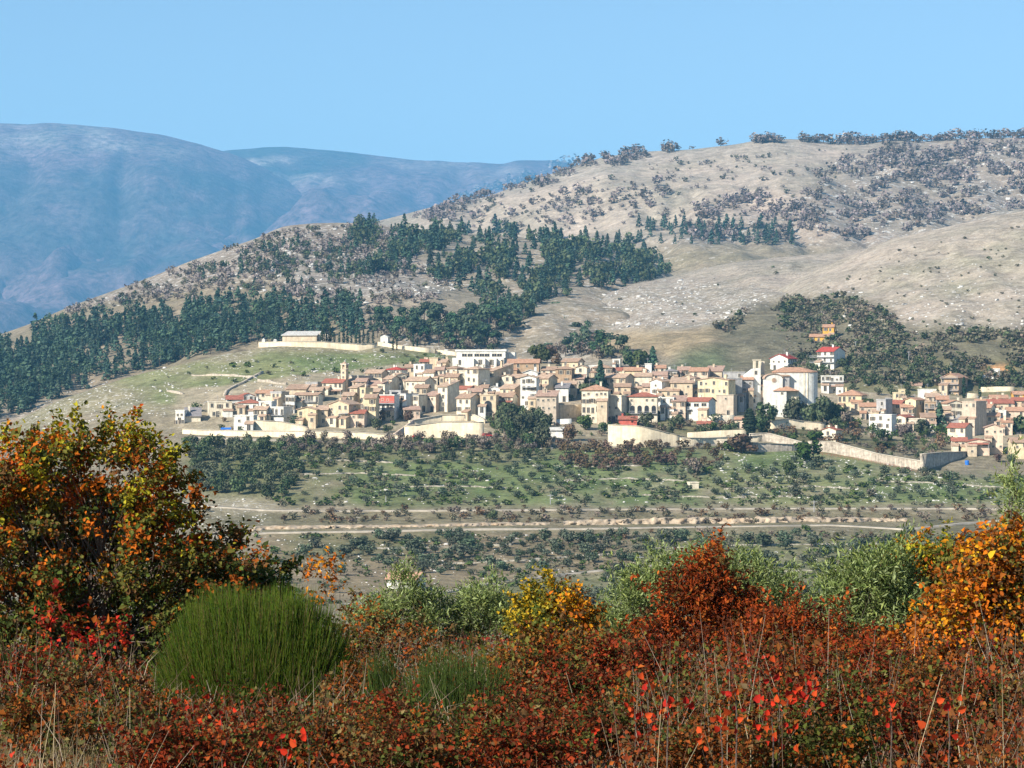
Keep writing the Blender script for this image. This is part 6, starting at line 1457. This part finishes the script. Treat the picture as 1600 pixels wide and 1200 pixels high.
def btop(X, Y):
    h = .50+.42*fbm(X/1.0, Y/1.5, 3, 51)+.16*fbm(X/.4, Y/.5, 2, 52)+np.clip((X/(K*Y)-150)/650,0,1)*.22+np.clip((Y-18)/9,0,1)*.10+bumps(X,Y)[0]
    return zfg(X,Y)+np.maximum(h,.12)
nB = 160000; r = np.random.default_rng(61)
Yb = 8.2+20.5*r.uniform(0,1,nB)**1.45; Xb = r.uniform(-1,1,nB)*(.235*Yb+1.5)
tb = btop(Xb,Yb); gb = zfg(Xb,Yb); q = r.uniform(0,1,nB)**.45; Pb = np.stack([Xb,Yb,gb+(tb-gb)*q+r.normal(0,.03,nB)],1)
dv = rdir(nB,r)+np.array([0,-.25,.15]); nv = rdir(nB,r)*.9+np.array([-.1,-.35,.8])
zone = fbm(Xb/.9,Yb/1.2,3,71); z2 = fbm(Xb/.35,Yb/.5,2,72); pxb = Xb/(K*Yb)+800
def pick(pals, ws, n): 
    pals = np.array(pals); k = r.choice(len(pals), n, p=np.array(ws)/np.sum(ws)); return pals[k]*(1+.35*r.uniform(-1,1,(n,1)))
ca = pick([(.28,.048,.014),(.17,.036,.013),(.34,.09,.018),(.10,.05,.016)],[.32,.3,.16,.22],nB)
cb = pick([(.055,.07,.018),(.09,.10,.025),(.10,.055,.022),(.16,.06,.022)],[.35,.2,.25,.2],nB)
cc = pick([(.17,.12,.06),(.12,.075,.035),(.24,.19,.10)],[.4,.4,.2],nB)
cB = np.where((zone+.5*z2+.5*r.uniform(-1,1,nB) > .12)[:,None], cb, ca); cB = np.where((r.uniform(size=nB) < .13)[:,None], cc, cB)
kb = bumps(Xb,Yb)[1]
for q, cq in enumerate([[(.25,.045,.014),(.15,.032,.013),(.28,.07,.018)],[(.24,.085,.02),(.16,.06,.018),(.11,.05,.016)],[(.07,.085,.02),(.10,.11,.024),(.05,.055,.016)],[(.14,.022,.016),(.20,.026,.016),(.08,.024,.016)],[(.14,.11,.04),(.10,.08,.03),(.08,.075,.026)]]):
    m = (kb == q) & (r.uniform(size=nB) < .72); cB[m] = pick(cq, [1,1,1], int(m.sum()))
redm = (z2 > .42) & (r.uniform(size=nB) < .20); cB[redm] = np.array([.42,.035,.018])*(1+.3*r.uniform(-1,1,(redm.sum(),1)))
szb = r.lognormal(0,.3,nB)
szb *= np.interp(Yb,[8,13,20],[.66,.86,1.05])
v, f = leaf4(Pb, dv, nv, .033*szb, .023*szb)
o = link_mesh("brambles", np_mesh("brambles", v, f, M_LEAF, np.repeat(cB,4,0))); tag(o, "red, brown and green brambles covering the near ground", None, None, "stuff")
# arching canes and twigs
nC = 6000; Yc_ = 8.4+15*r.uniform(0,1,nC); Xc_ = r.uniform(-1,1,nC)*(.235*Yc_+1.3); gz = zfg(Xc_,Yc_); tz = btop(Xc_,Yc_)
P0 = np.stack([Xc_,Yc_,gz+.1],1); a = r.uniform(0,6.28,nC); ln = r.uniform(.05,.35,nC); P2 = np.stack([Xc_+ln*np.cos(a),Yc_+ln*np.sin(a),tz+r.uniform(-.08,.24,nC)],1); P1 = (P0+P2)/2+np.stack([r.normal(0,.05,nC),r.normal(0,.05,nC),.12+r.normal(0,.06,nC)],1)
v, f = strips(P0,P1,P2,.0026*r.uniform(.6,1.4,nC),r)
o = link_mesh("bramble_canes", np_mesh("bramble_canes", v, f, M_LEAF, np.repeat(pal(nC,[(.22,.13,.09),(.40,.32,.22),(.30,.20,.14),(.14,.06,.04),(.50,.42,.30)],.3,r),9,0))); tag(o, "thin arching bramble canes and dry twigs over the near ground", None, None, "stuff")
# straw grass
nG = 3800; Yq = 8.3+5.5*r.uniform(0,1,nG)**1.3; pq = np.where(r.uniform(size=nG)<.72, r.uniform(-120,330,nG)*r.uniform(.4,1,nG), r.uniform(-60,1680,nG)); Xq = (pq-800)*K*Yq
P0 = np.stack([Xq,Yq,zfg(Xq,Yq)],1); P2 = P0+np.stack([r.normal(0,.10,nG),r.normal(0,.10,nG),r.uniform(.35,.72,nG)],1); P1 = (P0+P2)/2+r.normal(0,.02,(nG,3)); P1[:,2] += .03
v, f = strips(P0,P1,P2,.0022*r.uniform(.6,1.3,nG),r)
o = link_mesh("dry_grass", np_mesh("dry_grass", v, f, M_LEAF, np.repeat(pal(nG,[(.42,.33,.18),(.34,.25,.12),(.50,.42,.26),(.22,.18,.07)],.25,r),9,0))); tag(o, "dry straw-coloured grass among the brambles", None, None, "stuff")
# tall single stalks
def on_bramble(px, py):
    Ys = np.linspace(8.3,24,300); X = (px-800)*K*Ys; p = 600-btop(X,Ys)/(K*Ys)
    i = int(np.argmax(p <= py)) if (p <= py).any() else 299
    return X[i], Ys[i], btop(np.array([X[i]]),np.array([Ys[i]]))[0]
M_STRAW = mat_plain("dry_stalk", (.50,.40,.24), 8, .25, .85)
STK = [(212,1195,1080,-6,"pale dry stalk rising among the straw grass below the maple"),(60,1190,1090,14,"bent dry stalk at the straw grass's outer edge"),(90,1195,1075,-3,"straight dry stalk in the thickest straw grass"),(680,1200,1080,26,"long leaning dry stalk, first of the pair below the small broom"),(725,1200,1065,-30,"long leaning dry stalk, second of the pair below the small broom"),(1020,1195,1095,8,"thin dry stalk below the silvery olive"),(1185,1190,1070,-20,"crooked dry stalk left of the scarlet leaves"),(1335,1150,1030,4,"upright grey stalk below the low rust-brown shrub"),(1420,1180,1060,30,"leaning dry stalk below the golden shrub"),(1555,1195,1090,-12,"dry stalk under the golden shrub"),(520,1195,1110,10,"thin dry stalk below the dome-shaped broom"),(1075,1190,1110,18,"curved dry stalk left of the scarlet leaves")]
for (px, pb, pt, lean, lab) in STK[::2]+STK[1:6:4]:
    x, y, z = on_bramble(px, pb); zb = float(zfg(np.array([x]),np.array([y]))[0]); h = (pb-pt)*K*y+(z-zb); lx = lean*1.8*K*y; jx = .02*math.sin(px*1.7)
    root = empty("dry_stalk", (x,y,zb)); b = MB(); b.tube([(0,0,0),(lx*.15+jx,0,h*.35),(lx*.45-jx,.02,h*.7),(lx,.03,h)],[.0020,.0018,.0014,.0008],5); b.build("stem", M_STRAW, root)
    for k in range(px % 4):
        t = .5+.11*k+.03*(px%3); b = MB(); sx = (-1)**k; b.tube([(lx*t,0.01,h*t),(lx*t+sx*.03,0,h*t+.05),(lx*t+sx*.05,0,h*t+.07)],[.0022,.0018,.001],4); b.build("side_twig", M_STRAW, root)
    tag(root, lab, "stalk", "dry stalks in the brambles")
# skeleton weed
x, y, z = on_bramble(745,1105); zb = float(zfg(np.array([x]),np.array([y]))[0]); root = empty("dead_weed", (x,y,zb)); h = z-zb+68*K*y
b = MB(); b.tube([(0,0,0),(.01,0,h*.5),(0,0,h)],[.006,.005,.002],5); b.build("stem", M_STRAW, root)
for k in range(8):
    t = .5+.06*k; sx = (-1)**k; b = MB(); b.tube([(0.005,0,h*t),(sx*.06,0.01,h*t+.01),(sx*(.12-.01*k),0,h*t+.04)],[.003,.0024,.0012],4); b.build("side_twig", M_STRAW, root)
tag(root, "grey skeleton of a dead weed below the small broom", "weed")

# separate bramble and scrub bushes heaped over the carpet
PR = lambda px,py,cl,n,r: mixcols([(.27,.040,.013),(.15,.028,.012),(.30,.07,.016),(.07,.026,.012),BROWN,OLIVEG,(.05,.055,.015)],[.24,.24,.08,.16,.11,.09,.08],cl,n,r,.3,.6)
PO = lambda px,py,cl,n,r: mixcols([(.28,.085,.016),(.18,.06,.016),(.22,.06,.014),BROWN,OLIVEG,DKGREEN,(.07,.04,.018)],[.14,.18,.18,.18,.14,.10,.08],cl,n,r,.3,.6)
PG = lambda px,py,cl,n,r: mixcols([(.07,.085,.018),(.10,.11,.022),(.045,.05,.014),BROWN,RUSTC],[.26,.16,.24,.2,.14],cl,n,r,.3,.6)
PM = lambda px,py,cl,n,r: mixcols([(.25,.04,.013),(.07,.08,.018),(.15,.08,.025),(.09,.03,.013),(.20,.15,.06)],[.24,.22,.2,.24,.1],cl,n,r,.3,.6)
BUSH = [(30,1075,80,34,15.5,PR,"dark red bramble bush at the foot of the tall maple"),(150,1085,70,30,14.5,PM,"mixed red and green bramble bush below the scarlet creeper"),(235,1135,60,20,13.5,PG,"green bramble bush below the broom's outer side"),(345,1140,60,18,13.0,PR,"red bramble bush below the dome-shaped broom"),(475,1138,60,18,13.5,PM,"mixed bramble bush below the broom's right side"),(570,1088,30,22,16.5,PO,"orange-brown bush close right of the dome-shaped broom"),(620,1135,60,18,12.5,PR,"red bramble bush below the thin broom tuft"),(790,1130,60,20,13.0,PM,"mixed bramble bush below the small low broom"),(850,1065,60,30,15.5,PO,"orange-brown bush in front of the olive-bronze shrub"),(920,1080,70,34,14.5,PR,"rust-red bush right of the olive-bronze shrub"),(985,1045,60,34,16.5,PR,"rust-red bush below the silvery olive"),(1060,1055,80,38,15.5,PR,"tall rust-red bush at the foot of the pointed rust shrub"),(1150,1060,80,36,15.0,PM,"mixed bush right of the pointed rust shrub's foot"),(1240,1065,80,34,14.5,PR,"rust-red bush under the low spreading shrub"),(1320,1055,70,38,15.5,PO,"orange-brown bush between rust and golden shrubs"),(1400,1060,80,44,15.0,PR,"rust-red bush below the green olive sapling"),(1480,1090,80,40,13.5,PO,"orange-brown bush below the golden shrub"),(1570,1110,80,46,13.0,PM,"mixed bush at the edge below the golden shrub"),(1360,1120,80,30,12.5,PM,"mixed bush in front of the rust-red ones below the olive"),(1190,1120,80,30,12.2,PR,"red bush just behind the brightest scarlet spray"),(1060,1125,80,28,12.0,PG,"green-leaved bush left of the scarlet sprays"),(930,1135,80,28,11.5,PM,"mixed bush near the front below the rust-red bush"),(700,1165,70,20,11.3,PG,"green-leaved bush near the front below the small broom"),(530,1170,70,20,11.2,PO,"orange-brown bush near the front below the thin broom"),(400,1172,70,18,11.2,PM,"mixed bush near the front below the big broom"),(100,1135,80,28,11.8,PO,"orange-brown bush behind the straw grass"),(820,1175,90,24,10.4,PR,"red bush at the front edge in the middle"),(1280,1175,90,26,10.4,PG,"green-leaved bush at the front edge below the scarlet sprays"),(1480,1160,90,28,10.8,PR,"red bush at the front edge below the golden shrub"),(1120,1185,80,22,10.2,PO,"orange-brown bush at the front edge left of the scarlet sprays"),(620,1190,90,22,10.0,PM,"mixed bush at the very front below the dead weed"),(280,1180,80,24,10.4,PR,"red bush at the very front beside the straw grass")]
for i, (px, py, rx, ry, Yb_, cf, lab) in enumerate(BUSH):
    sc_ = Yb_/15.0; rr_ = random.Random(i+3)
    lob = [(px,py+6,rx,ry)]+[(px+rr_.uniform(-.9,.9)*rx, py+rr_.uniform(-.9,.5)*ry, rx*rr_.uniform(.2,.42), ry*rr_.uniform(.35,.8)) for _ in range(6)]
    near_tree("bramble_bush", lab, "bramble bush", Yb_, lob, .30, 80, 46, .026*(.55+.45*sc_), .018*(.55+.45*sc_), cf, (px, py+ry+40), 300+i, spread=.055, rad=.005, shoots=.4, group="bramble bushes on the near ground")
# scarlet bramble sprays: every leaf its own piece
lv, lf = leaf_polys(np.zeros((1,3)), np.array([[0,-.35,.6]]), np.array([[0,-.8,.5]]), np.array([.075]), np.array([.062]))
RL = []
for i, c in enumerate([(.55,.035,.015),(.40,.022,.015),(.55,.075,.02)]): RL.append(np_mesh("leaf", lv, lf, M_LEAF, np.tile(c,(6,1))))
SPR = [(1148,1128,8,"scarlet bramble spray low in front of the rust-brown shrub"),(1215,1125,9,"scarlet bramble spray below the low rust-brown shrub"),(1205,1158,11,"brightest scarlet bramble spray in the brambles' front"),(1258,1103,8,"scarlet bramble spray nearest the low rust-brown shrub"),(1262,1135,6,"small scarlet bramble spray right of the brightest one"),(1010,1115,5,"orange-red bramble spray below the silvery olive"),(1040,1122,4,"small orange-red bramble spray beside a dry stalk"),(785,1075,6,"orange-red bramble spray right of the small broom"),(830,1078,6,"red bramble spray below the olive-bronze shrub"),(730,1128,4,"small red bramble spray under the dead weed"),(890,1142,4,"small red bramble spray under the bronze shrub"),(915,1172,6,"red bramble spray at the front edge under the bronze shrub"),(860,1125,3,"few red leaves among dark brambles"),(775,1185,4,"low red bramble spray at the front edge"),(440,1190,5,"low orange-red bramble spray below the dome-shaped broom"),(480,1175,4,"orange-red spray beside a thin dry stalk"),(300,1120,5,"dark red spray below the broom's shaded side"),(1390,1140,4,"red spray below the golden shrub"),(1480,1165,3,"few red leaves under the golden shrub"),(345,1150,4,"red leaves near the straw grass edge"),(1125,1180,3,"few red leaves at the brambles' front right of a curved stalk"),(990,1130,4,"red leaves between the two orange-red sprays")]
rs = random.Random(5)
for (px, py, n, lab) in SPR:
    x, y, z = on_bramble(px, py); dz = min(.24, .9*z*-.08); y2 = y*.93; x, z, y = x*y2/y, z*y2/y, y2; root = empty("bramble_spray", (x,y,z-.02))
    b = MB(); b.tube([(0,.05,-.55),(.01,0,0),(0,-.02,.12)],[.004,.003,.0015],4); b.build("stem", M_BARK, root)
    for k in range(n+6):
        o = link_mesh("leaf", RL[rs.randrange(3)], root); o.location = (rs.gauss(0,.055), rs.uniform(-.06,.03), rs.gauss(.06,.055)); o.rotation_euler = (rs.uniform(-.6,.6), rs.uniform(-1.2,1.2), rs.uniform(-.9,.9)); s_ = rs.uniform(.30,.55); o.scale = (s_,s_,s_)
    tag(root, lab, "bramble", "scarlet sprays in the brambles")
